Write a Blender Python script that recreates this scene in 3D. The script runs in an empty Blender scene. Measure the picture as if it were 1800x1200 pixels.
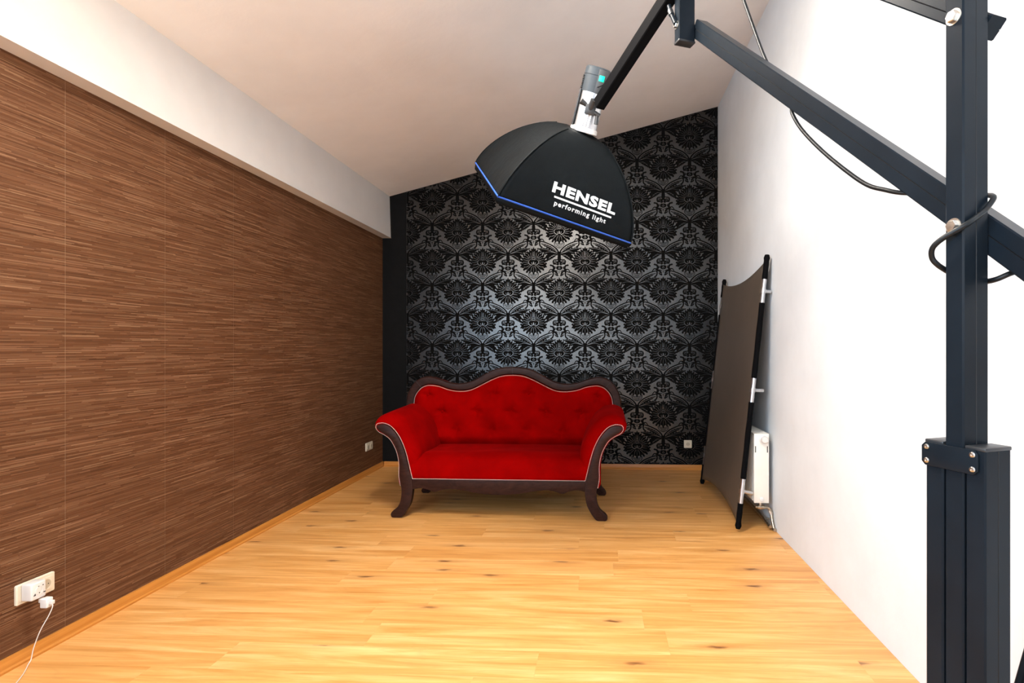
import bpy, bmesh, math, random
from mathutils import Vector, Matrix
random.seed(7)
PI = math.pi
scene = bpy.context.scene
COL = scene.collection

# ------------------------------------------------------------------ camera
cam_data = bpy.data.cameras.new('camera')
cam_data.sensor_width = 36.0
cam_data.lens = 19.0
cam_data.shift_x = -0.05937
cam_data.shift_y = 0.00556
cam_data.clip_start = 0.02
cam = bpy.data.objects.new('camera', cam_data)
COL.objects.link(cam)
cam.location = (0, 0, 1.26)
cam.rotation_euler = (PI / 2, 0, math.radians(3.021))
scene.camera = cam

# ------------------------------------------------------------------ world, lights, exposure
scene.view_settings.view_transform = 'Standard'
scene.view_settings.look = 'None'
scene.view_settings.gamma = 1.0
scene.view_settings.use_curve_mapping = False
scene.view_settings.exposure = 0.14
world = bpy.data.worlds.new('world')
scene.world = world
world.use_nodes = True
wn = world.node_tree.nodes
wn['Background'].inputs[0].default_value = (0.75, 0.87, 1.0, 1)
wn['Background'].inputs[1].default_value = 1.0


def area_light(name, loc, target, sx, sy, energy, color):
    d = bpy.data.lights.new(name, 'AREA')
    d.shape = 'RECTANGLE'
    d.size = sx
    d.size_y = sy
    d.energy = energy
    d.color = color
    o = bpy.data.objects.new(name, d)
    COL.objects.link(o)
    o.location = loc
    v = Vector(target) - Vector(loc)
    o.rotation_euler = v.to_track_quat('-Z', 'Y').to_euler()
    return o


# daylight coming in through the window in the wall behind the camera
area_light('window_daylight', (-0.85, -1.52, 2.0), (-0.85, 0.0, 2.0), 2.2, 1.45, 68.0, (0.88, 0.94, 1.0))
# added cool fill for the right wall, from an unseen left-wall window
area_light('right_wall_fill', (-2.26, -0.65, 1.75), (0.0, -0.35, 1.75), 1.5, 1.3, 145.0, (0.54, 0.77, 1.0))

# ------------------------------------------------------------------ room numbers (metres)
XL, XR, YB, YR = -2.317, 1.195, 5.62, -1.6
BEAM_X, BEAM_Z = -2.228, 2.415


def ceil_z(x):
    return 2.862 + 0.2535 * (x - BEAM_X)


# ------------------------------------------------------------------ helpers
def tag(o, label=None, cat=None, group=None, kind=None):
    if label:
        o['label'] = label
    if cat:
        o['category'] = cat
    if group:
        o['group'] = group
    if kind:
        o['kind'] = kind
    return o


def empty(name, loc=(0, 0, 0), rz=0.0, label=None, cat=None, group=None):
    o = bpy.data.objects.new(name, None)
    o.empty_display_size = 0.1
    COL.objects.link(o)
    o.location = loc
    o.rotation_euler = (0, 0, rz)
    return tag(o, label, cat, group)


def link_mesh(name, me, m=None, parent=None):
    o = bpy.data.objects.new(name, me)
    COL.objects.link(o)
    if m and not me.materials:
        me.materials.append(m)
    if parent:
        o.parent = parent
    return o


def mk(name, verts, faces, m=None, parent=None, smooth=False, auto=None):
    me = bpy.data.meshes.new(name)
    me.from_pydata([tuple(v) for v in verts], [], faces)
    me.validate()
    bm = bmesh.new()
    bm.from_mesh(me)
    bmesh.ops.recalc_face_normals(bm, faces=bm.faces)
    bm.to_mesh(me)
    bm.free()
    if smooth:
        me.shade_smooth()
    if auto is not None:
        me.shade_smooth()
        me.set_sharp_from_angle(angle=math.radians(auto))
    return link_mesh(name, me, m, parent)


def from_bm(name, bm, m=None, parent=None, auto=None, smooth=False):
    bmesh.ops.recalc_face_normals(bm, faces=bm.faces)
    me = bpy.data.meshes.new(name)
    bm.to_mesh(me)
    bm.free()
    if auto is not None:
        me.shade_smooth()
        me.set_sharp_from_angle(angle=math.radians(auto))
    elif smooth:
        me.shade_smooth()
    return link_mesh(name, me, m, parent)


def bm_box(bm, x0, x1, y0, y1, z0, z1, M=None):
    vs = [(x, y, z) for x in (x0, x1) for y in (y0, y1) for z in (z0, z1)]
    if M is not None:
        vs = [M @ Vector(v) for v in vs]
    b = [bm.verts.new(v) for v in vs]
    fs = [(0, 1, 3, 2), (4, 6, 7, 5), (0, 4, 5, 1), (2, 3, 7, 6), (0, 2, 6, 4), (1, 5, 7, 3)]
    return [bm.faces.new([b[i] for i in f]) for f in fs]


def bevel_all(bm, w, seg=2, ang=30):
    es = [e for e in bm.edges if len(e.link_faces) == 2 and e.calc_face_angle(0) > math.radians(ang)]
    if es:
        bmesh.ops.bevel(bm, geom=es, offset=w, segments=seg, affect='EDGES', profile=0.5, clamp_overlap=True)


def box(name, x0, x1, y0, y1, z0, z1, m=None, parent=None, bev=0.0, seg=2, M=None):
    bm = bmesh.new()
    bm_box(bm, x0, x1, y0, y1, z0, z1, M)
    bmesh.ops.recalc_face_normals(bm, faces=bm.faces)
    if bev:
        bevel_all(bm, bev, seg)
    return from_bm(name, bm, m, parent, auto=40 if bev else None)


def prism(name, outline, y0, y1, m=None, parent=None, bev=0.0, seg=2, axes='xz', auto=40):
    """extrude a 2D outline: axes xz -> along y, xy -> along z, yz -> along x"""
    def p3(a, b, h):
        return {'xz': (a, h, b), 'xy': (a, b, h), 'yz': (h, a, b)}[axes]
    bm = bmesh.new()
    A = [bm.verts.new(p3(a, b, y0)) for a, b in outline]
    B = [bm.verts.new(p3(a, b, y1)) for a, b in outline]
    n = len(outline)
    bm.faces.new(A)
    bm.faces.new(B[::-1])
    for i in range(n):
        bm.faces.new([A[i], B[i], B[(i + 1) % n], A[(i + 1) % n]])
    bmesh.ops.recalc_face_normals(bm, faces=bm.faces)
    if bev:
        caps = [f for f in bm.faces if len(f.verts) == n and n > 4]
        es = set()
        for f in caps:
            es.update(f.edges)
        if caps:
            bmesh.ops.bevel(bm, geom=list(es), offset=bev, segments=seg, affect='EDGES', profile=0.5, clamp_overlap=True)
        else:
            bevel_all(bm, bev, seg)
    return from_bm(name, bm, m, parent, auto=auto)


def catmull(pts, sub=6, closed=False):
    pts = [Vector(p) for p in pts]
    n = len(pts)
    out = []
    rng = n if closed else n - 1
    for i in range(rng):
        p1, p2 = pts[i], pts[(i + 1) % n]
        p0 = pts[i - 1] if (closed or i > 0) else p1 * 2 - p2
        p3 = pts[(i + 2) % n] if (closed or i + 2 < n) else p2 * 2 - p1
        for k in range(sub):
            t = k / sub
            out.append(0.5 * ((2 * p1) + (p2 - p0) * t + (2 * p0 - 5 * p1 + 4 * p2 - p3) * t * t + (3 * p1 - p0 - 3 * p2 + p3) * t ** 3))
    if not closed:
        out.append(pts[-1])
    return out


def resample(pts, step, closed=False):
    pts = [Vector(p) for p in pts]
    if closed:
        pts = pts + [pts[0]]
    L = [0.0]
    for a, b in zip(pts, pts[1:]):
        L.append(L[-1] + (b - a).length)
    n = max(1, round(L[-1] / step))
    out = []
    j = 0
    for i in range(n + (0 if closed else 1)):
        s = L[-1] * i / n
        while j < len(L) - 2 and L[j + 1] < s:
            j += 1
        d = L[j + 1] - L[j]
        out.append(pts[j].lerp(pts[j + 1], (s - L[j]) / d if d > 1e-9 else 0))
    return out


def bm_tube(bm, path, r, seg=10, caps=True, sq=None):
    path = [Vector(p) for p in path]
    n = len(path)
    rad = r if isinstance(r, (list, tuple)) else [r] * n
    T = []
    for i in range(n):
        t = path[min(i + 1, n - 1)] - path[max(i - 1, 0)]
        T.append(t.normalized() if t.length > 1e-9 else Vector((0, 0, 1)))
    up = Vector((0, 0, 1)) if abs(T[0].z) < 0.9 else Vector((1, 0, 0))
    u = T[0].cross(up).normalized()
    rings = []
    for i in range(n):
        u = (u - T[i] * u.dot(T[i])).normalized()
        v = T[i].cross(u)
        rings.append([bm.verts.new(path[i] + (u * math.cos(2 * PI * k / seg) + v * math.sin(2 * PI * k / seg)) * rad[i]) for k in range(seg)])
    for a, b in zip(rings, rings[1:]):
        for k in range(seg):
            bm.faces.new([a[k], a[(k + 1) % seg], b[(k + 1) % seg], b[k]])
    if caps:
        bm.faces.new(rings[0])
        bm.faces.new(rings[-1][::-1])


def tube(name, path, r, m=None, parent=None, seg=10, auto=50):
    bm = bmesh.new()
    bm_tube(bm, path, r, seg)
    return from_bm(name, bm, m, parent, auto=auto)


def lathe(name, prof, M, m=None, parent=None, seg=24, auto=40, caps=True):
    """prof: list of (radius, height); turned about local z of matrix M"""
    bm = bmesh.new()
    rings = []
    for r, h in prof:
        rings.append([bm.verts.new(M @ Vector((r * math.cos(2 * PI * k / seg), r * math.sin(2 * PI * k / seg), h))) for k in range(seg)])
    for a, b in zip(rings, rings[1:]):
        for k in range(seg):
            bm.faces.new([a[k], a[(k + 1) % seg], b[(k + 1) % seg], b[k]])
    if caps:
        bm.faces.new(rings[0])
        bm.faces.new(rings[-1])
    return from_bm(name, bm, m, parent, auto=auto)


def frame(origin, z, xhint):
    z = Vector(z).normalized()
    x = Vector(xhint)
    x = (x - z * x.dot(z)).normalized()
    y = z.cross(x)
    M = Matrix((x, y, z)).transposed().to_4x4()
    M.translation = Vector(origin)
    return M


# ------------------------------------------------------------------ materials
def mat(name, col, rough=0.5, metal=0.0, spec=0.5, sheen=0.0, sheen_tint=None, coat=0.0, emit=None, estr=0.0):
    m = bpy.data.materials.new(name)
    m.use_nodes = True
    b = m.node_tree.nodes['Principled BSDF']
    b.inputs['Base Color'].default_value = (*col, 1)
    b.inputs['Roughness'].default_value = rough
    b.inputs['Metallic'].default_value = metal
    b.inputs['Specular IOR Level'].default_value = spec
    if sheen:
        b.inputs['Sheen Weight'].default_value = sheen
        b.inputs['Sheen Roughness'].default_value = 0.4
        if sheen_tint:
            b.inputs['Sheen Tint'].default_value = (*sheen_tint, 1)
    if coat:
        b.inputs['Coat Weight'].default_value = coat
        b.inputs['Coat Roughness'].default_value = 0.15
    if emit:
        b.inputs['Emission Color'].default_value = (*emit, 1)
        b.inputs['Emission Strength'].default_value = estr
    return m


class NG:
    """small node-graph writer"""
    def __init__(self, m):
        self.t = m.node_tree
        self.b = self.t.nodes['Principled BSDF']

    def n(self, typ, **kw):
        nd = self.t.nodes.new(typ)
        for k, v in kw.items():
            setattr(nd, k, v)
        return nd

    def put(self, sock, v):
        if hasattr(v, 'is_output') or isinstance(v, bpy.types.NodeSocket):
            self.t.links.new(v, sock)
        else:
            sock.default_value = v

    def math(self, op, a, b=None, c=None, clamp=False):
        nd = self.n('ShaderNodeMath', operation=op)
        nd.use_clamp = clamp
        for i, v in enumerate((a, b, c)):
            if v is not None:
                self.put(nd.inputs[i], v)
        return nd.outputs[0]

    def pos(self):
        return self.n('ShaderNodeNewGeometry').outputs['Position']

    def xyz(self, v):
        s = self.n('ShaderNodeSeparateXYZ')
        self.put(s.inputs[0], v)
        return s.outputs

    def comb(self, x, y, z):
        s = self.n('ShaderNodeCombineXYZ')
        for i, v in enumerate((x, y, z)):
            self.put(s.inputs[i], v)
        return s.outputs[0]

    def noise(self, vec, scale, detail=2.0, rough=0.5, dist=0.0):
        nd = self.n('ShaderNodeTexNoise')
        self.put(nd.inputs['Vector'], vec)
        nd.inputs['Scale'].default_value = scale
        nd.inputs['Detail'].default_value = detail
        nd.inputs['Roughness'].default_value = rough
        nd.inputs['Distortion'].default_value = dist
        return nd.outputs['Fac']

    def white(self, vec):
        nd = self.n('ShaderNodeTexWhiteNoise', noise_dimensions='3D')
        self.put(nd.inputs['Vector'], vec)
        return nd.outputs['Value']

    def ramp(self, fac, stops, interp='LINEAR'):
        nd = self.n('ShaderNodeValToRGB')
        nd.color_ramp.interpolation = interp
        e = nd.color_ramp.elements
        while len(e) < len(stops):
            e.new(0.5)
        for el, (p, c) in zip(e, stops):
            el.position = p
            el.color = (*c, 1) if len(c) == 3 else c
        self.put(nd.inputs[0], fac)
        return nd.outputs[0]

    def mix(self, fac, a, b, blend='MIX'):
        nd = self.n('ShaderNodeMix', data_type='RGBA', blend_type=blend)
        self.put(nd.inputs[0], fac)
        for s, v in ((nd.inputs[6], a), (nd.inputs[7], b)):
            if isinstance(v, tuple):
                s.default_value = (*v, 1)
            else:
                self.put(s, v)
        return nd.outputs[2]

    def maprange(self, v, a, b, c, d):
        nd = self.n('ShaderNodeMapRange')
        self.put(nd.inputs[0], v)
        for i, q in enumerate((a, b, c, d)):
            nd.inputs[i + 1].default_value = q
        return nd.outputs[0]

    def bump(self, h, strength=0.3, dist=0.01):
        nd = self.n('ShaderNodeBump')
        nd.inputs['Strength'].default_value = strength
        nd.inputs['Distance'].default_value = dist
        self.put(nd.inputs['Height'], h)
        self.t.links.new(nd.outputs[0], self.b.inputs['Normal'])

    def col(self, v):
        self.put(self.b.inputs['Base Color'], v)


def noisy(name, col, var=0.12, scale=8.0, rough=0.5, bump=0.0, bscale=60.0, bdist=0.004, **kw):
    m = mat(name, col, rough, **kw)
    g = NG(m)
    p = g.pos()
    f = g.noise(p, scale, 4.0, 0.6)
    lo = tuple(max(0, c * (1 - var)) for c in col)
    hi = tuple(min(1, c * (1 + var)) for c in col)
    g.col(g.ramp(f, [(0.3, lo), (0.7, hi)]))
    if bump:
        g.bump(g.noise(p, bscale, 5.0, 0.6), bump, bdist)
    return m


M_PLASTER = noisy('white_plaster', (0.69, 0.725, 0.76), 0.05, 2.5, 0.75, bump=0.25, bscale=16.0, bdist=0.006)
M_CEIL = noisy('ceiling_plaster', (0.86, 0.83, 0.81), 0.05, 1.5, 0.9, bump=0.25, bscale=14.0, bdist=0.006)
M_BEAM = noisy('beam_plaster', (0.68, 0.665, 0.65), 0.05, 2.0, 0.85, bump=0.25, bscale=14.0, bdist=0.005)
M_BLACKWALL = noisy('black_wallpaper_edge', (0.005, 0.005, 0.0053), 0.2, 20.0, 0.7, spec=0.12)


def m_damask_ground():
    m = mat('satin_black_wallpaper', (0.0028, 0.0027, 0.0026), 0.27, 0.0, 0.9)
    g = NG(m)
    p = g.pos()
    g.bump(g.noise(p, 500.0, 2.0, 0.5), 0.25, 0.001)
    return m


M_DGROUND = m_damask_ground()
M_FLOCK = mat('matte_black_flock', (0.0030, 0.0027, 0.0025), 0.7, 0.0, 0.06)


def m_strands():
    """woven bamboo-look wallpaper: short horizontal strands of random brown"""
    m = mat('brown_strand_wallpaper', (0.1, 0.05, 0.03), 0.55, 0.0, 0.15)
    g = NG(m)
    s = g.xyz(g.pos())
    y, z = s[1], s[2]

    def layer(hh, L, seed):
        row = g.math('FLOOR', g.math('DIVIDE', z, hh))
        sh = g.white(g.comb(row, seed, 0.0))
        cell = g.math('FLOOR', g.math('ADD', g.math('DIVIDE', y, L), g.math('MULTIPLY', sh, 7.0)))
        rnd = g.white(g.comb(row, cell, seed + 3.3))
        fr = g.math('FRACT', g.math('DIVIDE', z, hh))
        prof = g.math('SUBTRACT', 1.0, g.math('POWER', g.math('ABSOLUTE', g.math('SUBTRACT', g.math('MULTIPLY', fr, 2.0), 1.0)), 3.0))
        return rnd, prof
    r1, p1 = layer(0.0046, 0.23, 1.0)
    r2, p2 = layer(0.0036, 0.17, 9.0)
    base = g.ramp(r1, [(0.0, (0.095, 0.038, 0.016)), (0.45, (0.120, 0.052, 0.023)), (0.8, (0.140, 0.063, 0.030)), (0.95, (0.17, 0.080, 0.041))])
    hi = g.math('POWER', g.maprange(r2, 0.70, 1.0, 0.0, 1.0), 2.2)
    c = g.mix(g.math('MULTIPLY', hi, g.math('MULTIPLY', p2, 0.55)), base, (0.34, 0.205, 0.115))
    dk = g.maprange(r2, 0.0, 0.32, 1.0, 0.0)
    c = g.mix(g.math('MULTIPLY', dk, 0.5), c, (0.045, 0.018, 0.008))
    g.col(c)
    g.bump(g.math('ADD', g.math('MULTIPLY', p1, 0.6), r2), 0.35, 0.0012)
    return m


M_STRAND = m_strands()
M_KRAFT = mat('wallpaper_backing', (0.30, 0.20, 0.13), 0.8)


def m_wood_floor():
    m = mat('beech_laminate', (0.6, 0.33, 0.12), 0.36, 0.0, 0.45)
    g = NG(m)
    oi = g.n('ShaderNodeObjectInfo').outputs['Random']
    s = g.xyz(g.pos())
    off = g.math('MULTIPLY', oi, 37.0)
    x = g.math('ADD', s[0], off)
    y = g.math('ADD', s[1], g.math('MULTIPLY', oi, 11.0))
    v1 = g.comb(g.math('MULTIPLY', x, 1.1), g.math('MULTIPLY', y, 15.0), off)
    n1 = g.noise(v1, 1.0, 5.0, 0.62, 0.9)
    v2 = g.comb(g.math('MULTIPLY', x, 3.0), g.math('MULTIPLY', y, 90.0), off)
    n2 = g.noise(v2, 1.0, 3.0, 0.6, 0.2)
    # flame figure
    warp = g.noise(g.comb(g.math('MULTIPLY', x, 1.3), g.math('MULTIPLY', y, 5.0), off), 1.0, 2.0, 0.5, 0.0)
    bands = g.math('ABSOLUTE', g.math('SINE', g.math('ADD', g.math('MULTIPLY', y, 45.0), g.math('MULTIPLY', warp, 26.0))))
    # knots
    vo = g.n('ShaderNodeTexVoronoi', voronoi_dimensions='2D')
    kv = g.comb(g.math('MULTIPLY', x, 1.35), g.math('ADD', g.math('MULTIPLY', y, 4.6), g.math('MULTIPLY', g.noise(g.comb(g.math('MULTIPLY', x, 14.0), g.math('MULTIPLY', y, 40.0), off), 1.0, 2.0), 0.16)), 0.0)
    g.put(vo.inputs['Vector'], kv)
    vo.inputs['Scale'].default_value = 1.0
    pick = g.math('GREATER_THAN', g.xyz(vo.outputs['Color'])[0], 0.50)
    kn = g.math('MULTIPLY', pick, g.maprange(vo.outputs['Distance'], 0.018, 0.072, 1.0, 0.0))
    halo = g.math('MULTIPLY', pick, g.maprange(vo.outputs['Distance'], 0.03, 0.22, 1.0, 0.0))
    c = g.ramp(n1, [(0.30, (0.53, 0.225, 0.050)), (0.5, (0.70, 0.35, 0.105)), (0.68, (0.84, 0.485, 0.19))])
    c = g.mix(g.maprange(n2, 0.35, 0.75, 0.0, 0.30), c, (0.44, 0.17, 0.04))
    c = g.mix(g.math('MULTIPLY', g.maprange(bands, 0.0, 0.35, 0.22, 0.0), n1), c, (0.36, 0.16, 0.05))
    c = g.mix(g.math('MULTIPLY', g.math('SUBTRACT', oi, 0.5), 0.14, clamp=True), c, (0.80, 0.50, 0.23))
    c = g.mix(g.math('MULTIPLY', halo, 0.35), c, (0.36, 0.155, 0.05))
    c = g.mix(g.math('MULTIPLY', kn, g.maprange(n2, 0.3, 0.6, 0.6, 1.0)), c, (0.13, 0.045, 0.014))
    g.col(c)
    g.put(g.b.inputs['Roughness'], g.maprange(n2, 0.3, 0.7, 0.30, 0.42))
    return m


M_FLOOR = m_wood_floor()
M_SUB = mat('floor_underlay', (0.10, 0.05, 0.02), 0.9)


def m_baseboard():
    m = mat('beech_skirting', (0.55, 0.24, 0.07), 0.35)
    g = NG(m)
    s = g.xyz(g.pos())
    n1 = g.noise(g.comb(g.math('MULTIPLY', g.math('ADD', s[0], s[1]), 2.0), 0.0, g.math('MULTIPLY', s[2], 60.0)), 1.0, 3.0)
    g.col(g.ramp(n1, [(0.3, (0.46, 0.17, 0.025)), (0.7, (0.60, 0.25, 0.05))]))
    return m


M_BASE = m_baseboard()


def m_velvet():
    m = mat('red_velvet', (0.42, 0.0015, 0.003), 0.85, 0.0, 0.02, sheen=0.10, sheen_tint=(1.0, 0.03, 0.03))
    g = NG(m)
    p = g.pos()
    f = g.noise(p, 6.0, 3.0, 0.5, 0.3)
    g.col(g.ramp(f, [(0.3, (0.18, 0.0, 0.0)), (0.7, (0.25, 0.0001, 0.0001))]))
    g.bump(g.noise(p, 260.0, 2.0), 0.12, 0.001)
    return m


M_VELVET = m_velvet()


def m_darkwood():
    m = mat('dark_mahogany', (0.03, 0.012, 0.008), 0.42, 0.0, 0.13)
    g = NG(m)
    s = g.xyz(g.pos())
    f = g.noise(g.comb(g.math('MULTIPLY', s[0], 6.0), g.math('MULTIPLY', s[1], 6.0), g.math('MULTIPLY', s[2], 14.0)), 2.0, 4.0, 0.6, 1.5)
    g.col(g.ramp(f, [(0.3, (0.016, 0.006, 0.0045)), (0.7, (0.034, 0.013, 0.0095))]))
    return m


M_WOOD = m_darkwood()
M_BEAD = mat('ivory_bead', (0.85, 0.74, 0.66), 0.4)
M_UNDER = mat('black_lining', (0.012, 0.010, 0.010), 0.9)
M_BLACKMETAL = noisy('black_anodised_profile', (0.0078, 0.0112, 0.0155), 0.15, 6.0, 0.30, spec=0.085)
M_GROOVE = mat('profile_groove', (0.004, 0.004, 0.005), 0.6)
M_STEEL = noisy('zinc_steel', (0.62, 0.60, 0.56), 0.15, 90.0, 0.28, metal=1.0)
M_ALU = noisy('brushed_aluminium', (0.62, 0.63, 0.65), 0.06, 40.0, 0.34, metal=1.0)
M_RUBBER = mat('black_rubber_cable', (0.006, 0.007, 0.008), 0.42, 0.0, 0.25)
M_BLACKPLASTIC = noisy('black_plastic', (0.02, 0.021, 0.023), 0.15, 30.0, 0.4)
M_GREYPLASTIC = noisy('slate_grey_plastic', (0.030, 0.037, 0.044), 0.1, 30.0, 0.38, spec=0.3)
M_SOFTBOX = noisy('black_softbox_nylon', (0.0024, 0.0036, 0.0044), 0.25, 7.0, 0.62, bump=0.4, bscale=9.0, bdist=0.02, spec=0.09)
M_BLUE = mat('blue_piping', (0.013, 0.07, 0.36), 0.45)
M_DIFF = mat('white_diffuser_cloth', (0.8, 0.8, 0.8), 0.8)
M_PRINT = mat('white_print', (0.62, 0.64, 0.66), 0.6)
M_GREEN = mat('green_display', (0.0, 0.5, 0.22), 0.3, emit=(0.0, 0.75, 0.33), estr=0.9)
M_PANEL = noisy('dark_taupe_reflector_cloth', (0.092, 0.070, 0.052), 0.08, 5.0, 0.48, spec=0.4, bump=0.2, bscale=420.0, bdist=0.0006)
M_SLEEVE = mat('black_cloth_sleeve', (0.0025, 0.0025, 0.003), 0.8, 0.0, 0.05)
M_ENAMEL = noisy('cream_radiator_enamel', (0.80, 0.765, 0.69), 0.03, 6.0, 0.3)
M_SLOT = mat('dark_slot', (0.03, 0.03, 0.03), 0.7)
M_SOCKET = noisy('ivory_socket_plastic', (0.72, 0.65, 0.52), 0.03, 20.0, 0.3)
M_WHITEPL = mat('white_plastic', (0.70, 0.685, 0.66), 0.3)
M_PIPE = noisy('tarnished_nickel_pipe', (0.50, 0.44, 0.36), 0.35, 60.0, 0.3, metal=1.0)
M_GLASS = mat('window_glass', (0.9, 0.95, 0.97), 0.02)
M_GLASS.node_tree.nodes['Principled BSDF'].inputs['Transmission Weight'].default_value = 1.0

# ------------------------------------------------------------------ setting: floor
floor = tag(box('floor', XL - 0.1, XR + 0.1, YR - 0.1, YB + 0.1, -0.10, -0.012, M_SUB), 'honey beech laminate floor laid in long planks', 'floor', kind='structure')
PW, PL, GAP = 0.189, 1.285, 0.0004


def plank_mesh():
    bm = bmesh.new()
    fs = bm_box(bm, 0, 1, 0, PW - GAP, -0.012, 0)
    bmesh.ops.recalc_face_normals(bm, faces=bm.faces)
    es = [e for e in bm.edges if all(v.co.z > -0.001 for v in e.verts) and abs(e.verts[0].co.y - e.verts[1].co.y) < 1e-5]
    bmesh.ops.bevel(bm, geom=es, offset=0.0004, segments=1, affect='EDGES')
    me = bpy.data.meshes.new('plank')
    bm.to_mesh(me)
    bm.free()
    me.materials.append(M_FLOOR)
    return me


PME = plank_mesh()
row_y = 2.233 - PW * 20 - 0.002
k = 0
while row_y < YB:
    y0, y1 = row_y, min(row_y + PW, YB)
    sy = (y1 - y0) / PW
    if y0 < YR:
        sy = 1.0
    xs = XL - random.random() * PL
    if y1 - y0 > 0.004 and y1 > YR:
        while xs < XR:
            a, b = max(xs, XL), min(xs + PL, XR)
            if b - a > 0.003:
                o = bpy.data.objects.new('plank', PME)
                COL.objects.link(o)
                o.location = (a, y0, 0)
                o.scale = (b - a - GAP, sy, 1)
                o.parent = floor
            xs += PL
    row_y += PW

# ------------------------------------------------------------------ setting: walls, beam, ceiling
SY0, SY1, SZ0, SZ1 = -1.42, 0.12, 1.02, 2.40
bml = bmesh.new()
for a_ in ((YR, SY0, 0, 3.0), (SY1, YB, 0, 3.0), (SY0, SY1, 0, SZ0), (SY0, SY1, SZ1, 3.0)):
    bm_box(bml, XL - 0.10, XL - 0.0005, *a_)
wl = tag(from_bm('wall_left', bml, M_PLASTER), 'left wall papered in brown bamboo strand wallpaper', 'wall', kind='structure')
wl.data.materials[0] = M_KRAFT
seam0 = 2.2205
ys = [YR] + [seam0 + 0.5355 * i for i in range(-7, 7) if YR < seam0 + 0.5355 * i < YB - 0.02] + [YB - 0.001]
for a, b in zip(ys, ys[1:]):
    if b > SY0 and a < SY1:
        if a < SY0:
            box('wallpaper_strip', XL - 0.0005, XL, a + 0.0007, SY0, 0.0, BEAM_Z, M_STRAND, wl)
        if b > SY1:
            box('wallpaper_strip', XL - 0.0005, XL, SY1, b - 0.0007, 0.0, BEAM_Z, M_STRAND, wl)
        lo_, hi_ = max(a + 0.0007, SY0), min(b - 0.0007, SY1)
        box('wallpaper_strip', XL - 0.0005, XL, lo_, hi_, 0.0, SZ0, M_STRAND, wl)
        box('wallpaper_strip', XL - 0.0005, XL, lo_, hi_, SZ1, BEAM_Z, M_STRAND, wl)
    else:
        box('wallpaper_strip', XL - 0.0005, XL, a + 0.0007, b - 0.0007, 0.0, BEAM_Z, M_STRAND, wl)

wb_out = [(XL - 0.1, 0), (XR + 0.1, 0), (XR + 0.1, ceil_z(XR + 0.1)), (XL - 0.1, ceil_z(XL - 0.1))]
wb = tag(prism('wall_back', wb_out, YB + 0.001, YB + 0.12, M_BLACKWALL, auto=None), 'back wall papered in black damask', 'wall', kind='structure')
wr = tag(box('wall_right', XR, XR + 0.12, YR - 0.1, YB + 0.001, 0, ceil_z(XR) + 0.05, M_PLASTER), 'white plastered right wall', 'wall', kind='structure')
cl_out = [(XL - 0.1, ceil_z(XL - 0.1)), (XR + 0.12, ceil_z(XR + 0.12)), (XR + 0.12, ceil_z(XR) + 0.25), (XL - 0.1, ceil_z(XL) + 0.25)]
tag(prism('ceiling', cl_out, YR - 0.1, YB + 0.12, M_CEIL, auto=None), 'sloping off white plaster ceiling', 'ceiling', kind='structure')
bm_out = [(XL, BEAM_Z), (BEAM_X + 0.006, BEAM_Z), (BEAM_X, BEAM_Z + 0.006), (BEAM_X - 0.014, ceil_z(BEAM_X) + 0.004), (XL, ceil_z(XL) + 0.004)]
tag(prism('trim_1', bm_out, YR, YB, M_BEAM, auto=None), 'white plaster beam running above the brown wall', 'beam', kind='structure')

# rear wall behind the camera, with its window
bmr = bmesh.new()
WX0, WX1, WZ0, WZ1 = -2.02, 0.35, 1.20, 2.80
bm_box(bmr, XL - 0.1, WX0, YR - 0.1, YR, 0, 3.9)
bm_box(bmr, WX1, XR + 0.1, YR - 0.1, YR, 0, 3.9)
bm_box(bmr, WX0, WX1, YR - 0.1, YR, 0, WZ0)
bm_box(bmr, WX0, WX1, YR - 0.1, YR, WZ1, 3.9)
tag(from_bm('wall_rear', bmr, M_PLASTER), 'white rear wall with a wide window', 'wall', kind='structure')
win = tag(empty('window_1', ((WX0 + WX1) / 2, YR - 0.05, WZ0)), 'wide two-casement window in the rear wall', 'window', kind='structure')
ww = (WX1 - WX0) / 2
hh = WZ1 - WZ0
box('window_frame', -ww, -ww + 0.06, -0.03, 0.03, 0, hh, M_WHITEPL, win, 0.004)
box('window_frame', ww - 0.06, ww, -0.03, 0.03, 0, hh, M_WHITEPL, win, 0.004)
box('window_frame', -ww + 0.06, ww - 0.06, -0.03, 0.03, 0, 0.06, M_WHITEPL, win, 0.004)
box('window_frame', -ww + 0.06, ww - 0.06, -0.03, 0.03, hh - 0.06, hh, M_WHITEPL, win, 0.004)
box('mullion', -0.04, 0.04, -0.03, 0.03, 0.06, hh - 0.06, M_WHITEPL, win, 0.004)
for sx in (-1, 1):
    x0, x1 = sorted((sx * 0.04, sx * (ww - 0.06)))
    box('pane', x0, x1, -0.004, 0.004, 0.06, hh - 0.06, M_GLASS, win)

win2 = tag(empty('added_window', (XL - 0.05, (SY0 + SY1) / 2, SZ0)), 'unseen casement window added in the left wall to brighten the right wall', 'window', kind='structure')  # window added out of view, to go with the fill on the right wall
wy, wz = (SY1 - SY0) / 2, SZ1 - SZ0
for y0_, y1_, za, zb in ((-wy, -wy + 0.06, 0, wz), (wy - 0.06, wy, 0, wz), (-wy + 0.06, wy - 0.06, 0, 0.06), (-wy + 0.06, wy - 0.06, wz - 0.06, wz)):
    box('window_frame', -0.03, 0.03, y0_, y1_, za, zb, M_WHITEPL, win2, 0.004)
box('pane', -0.004, 0.004, -wy + 0.06, wy - 0.06, 0.06, wz - 0.06, M_GLASS, win2)

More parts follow.
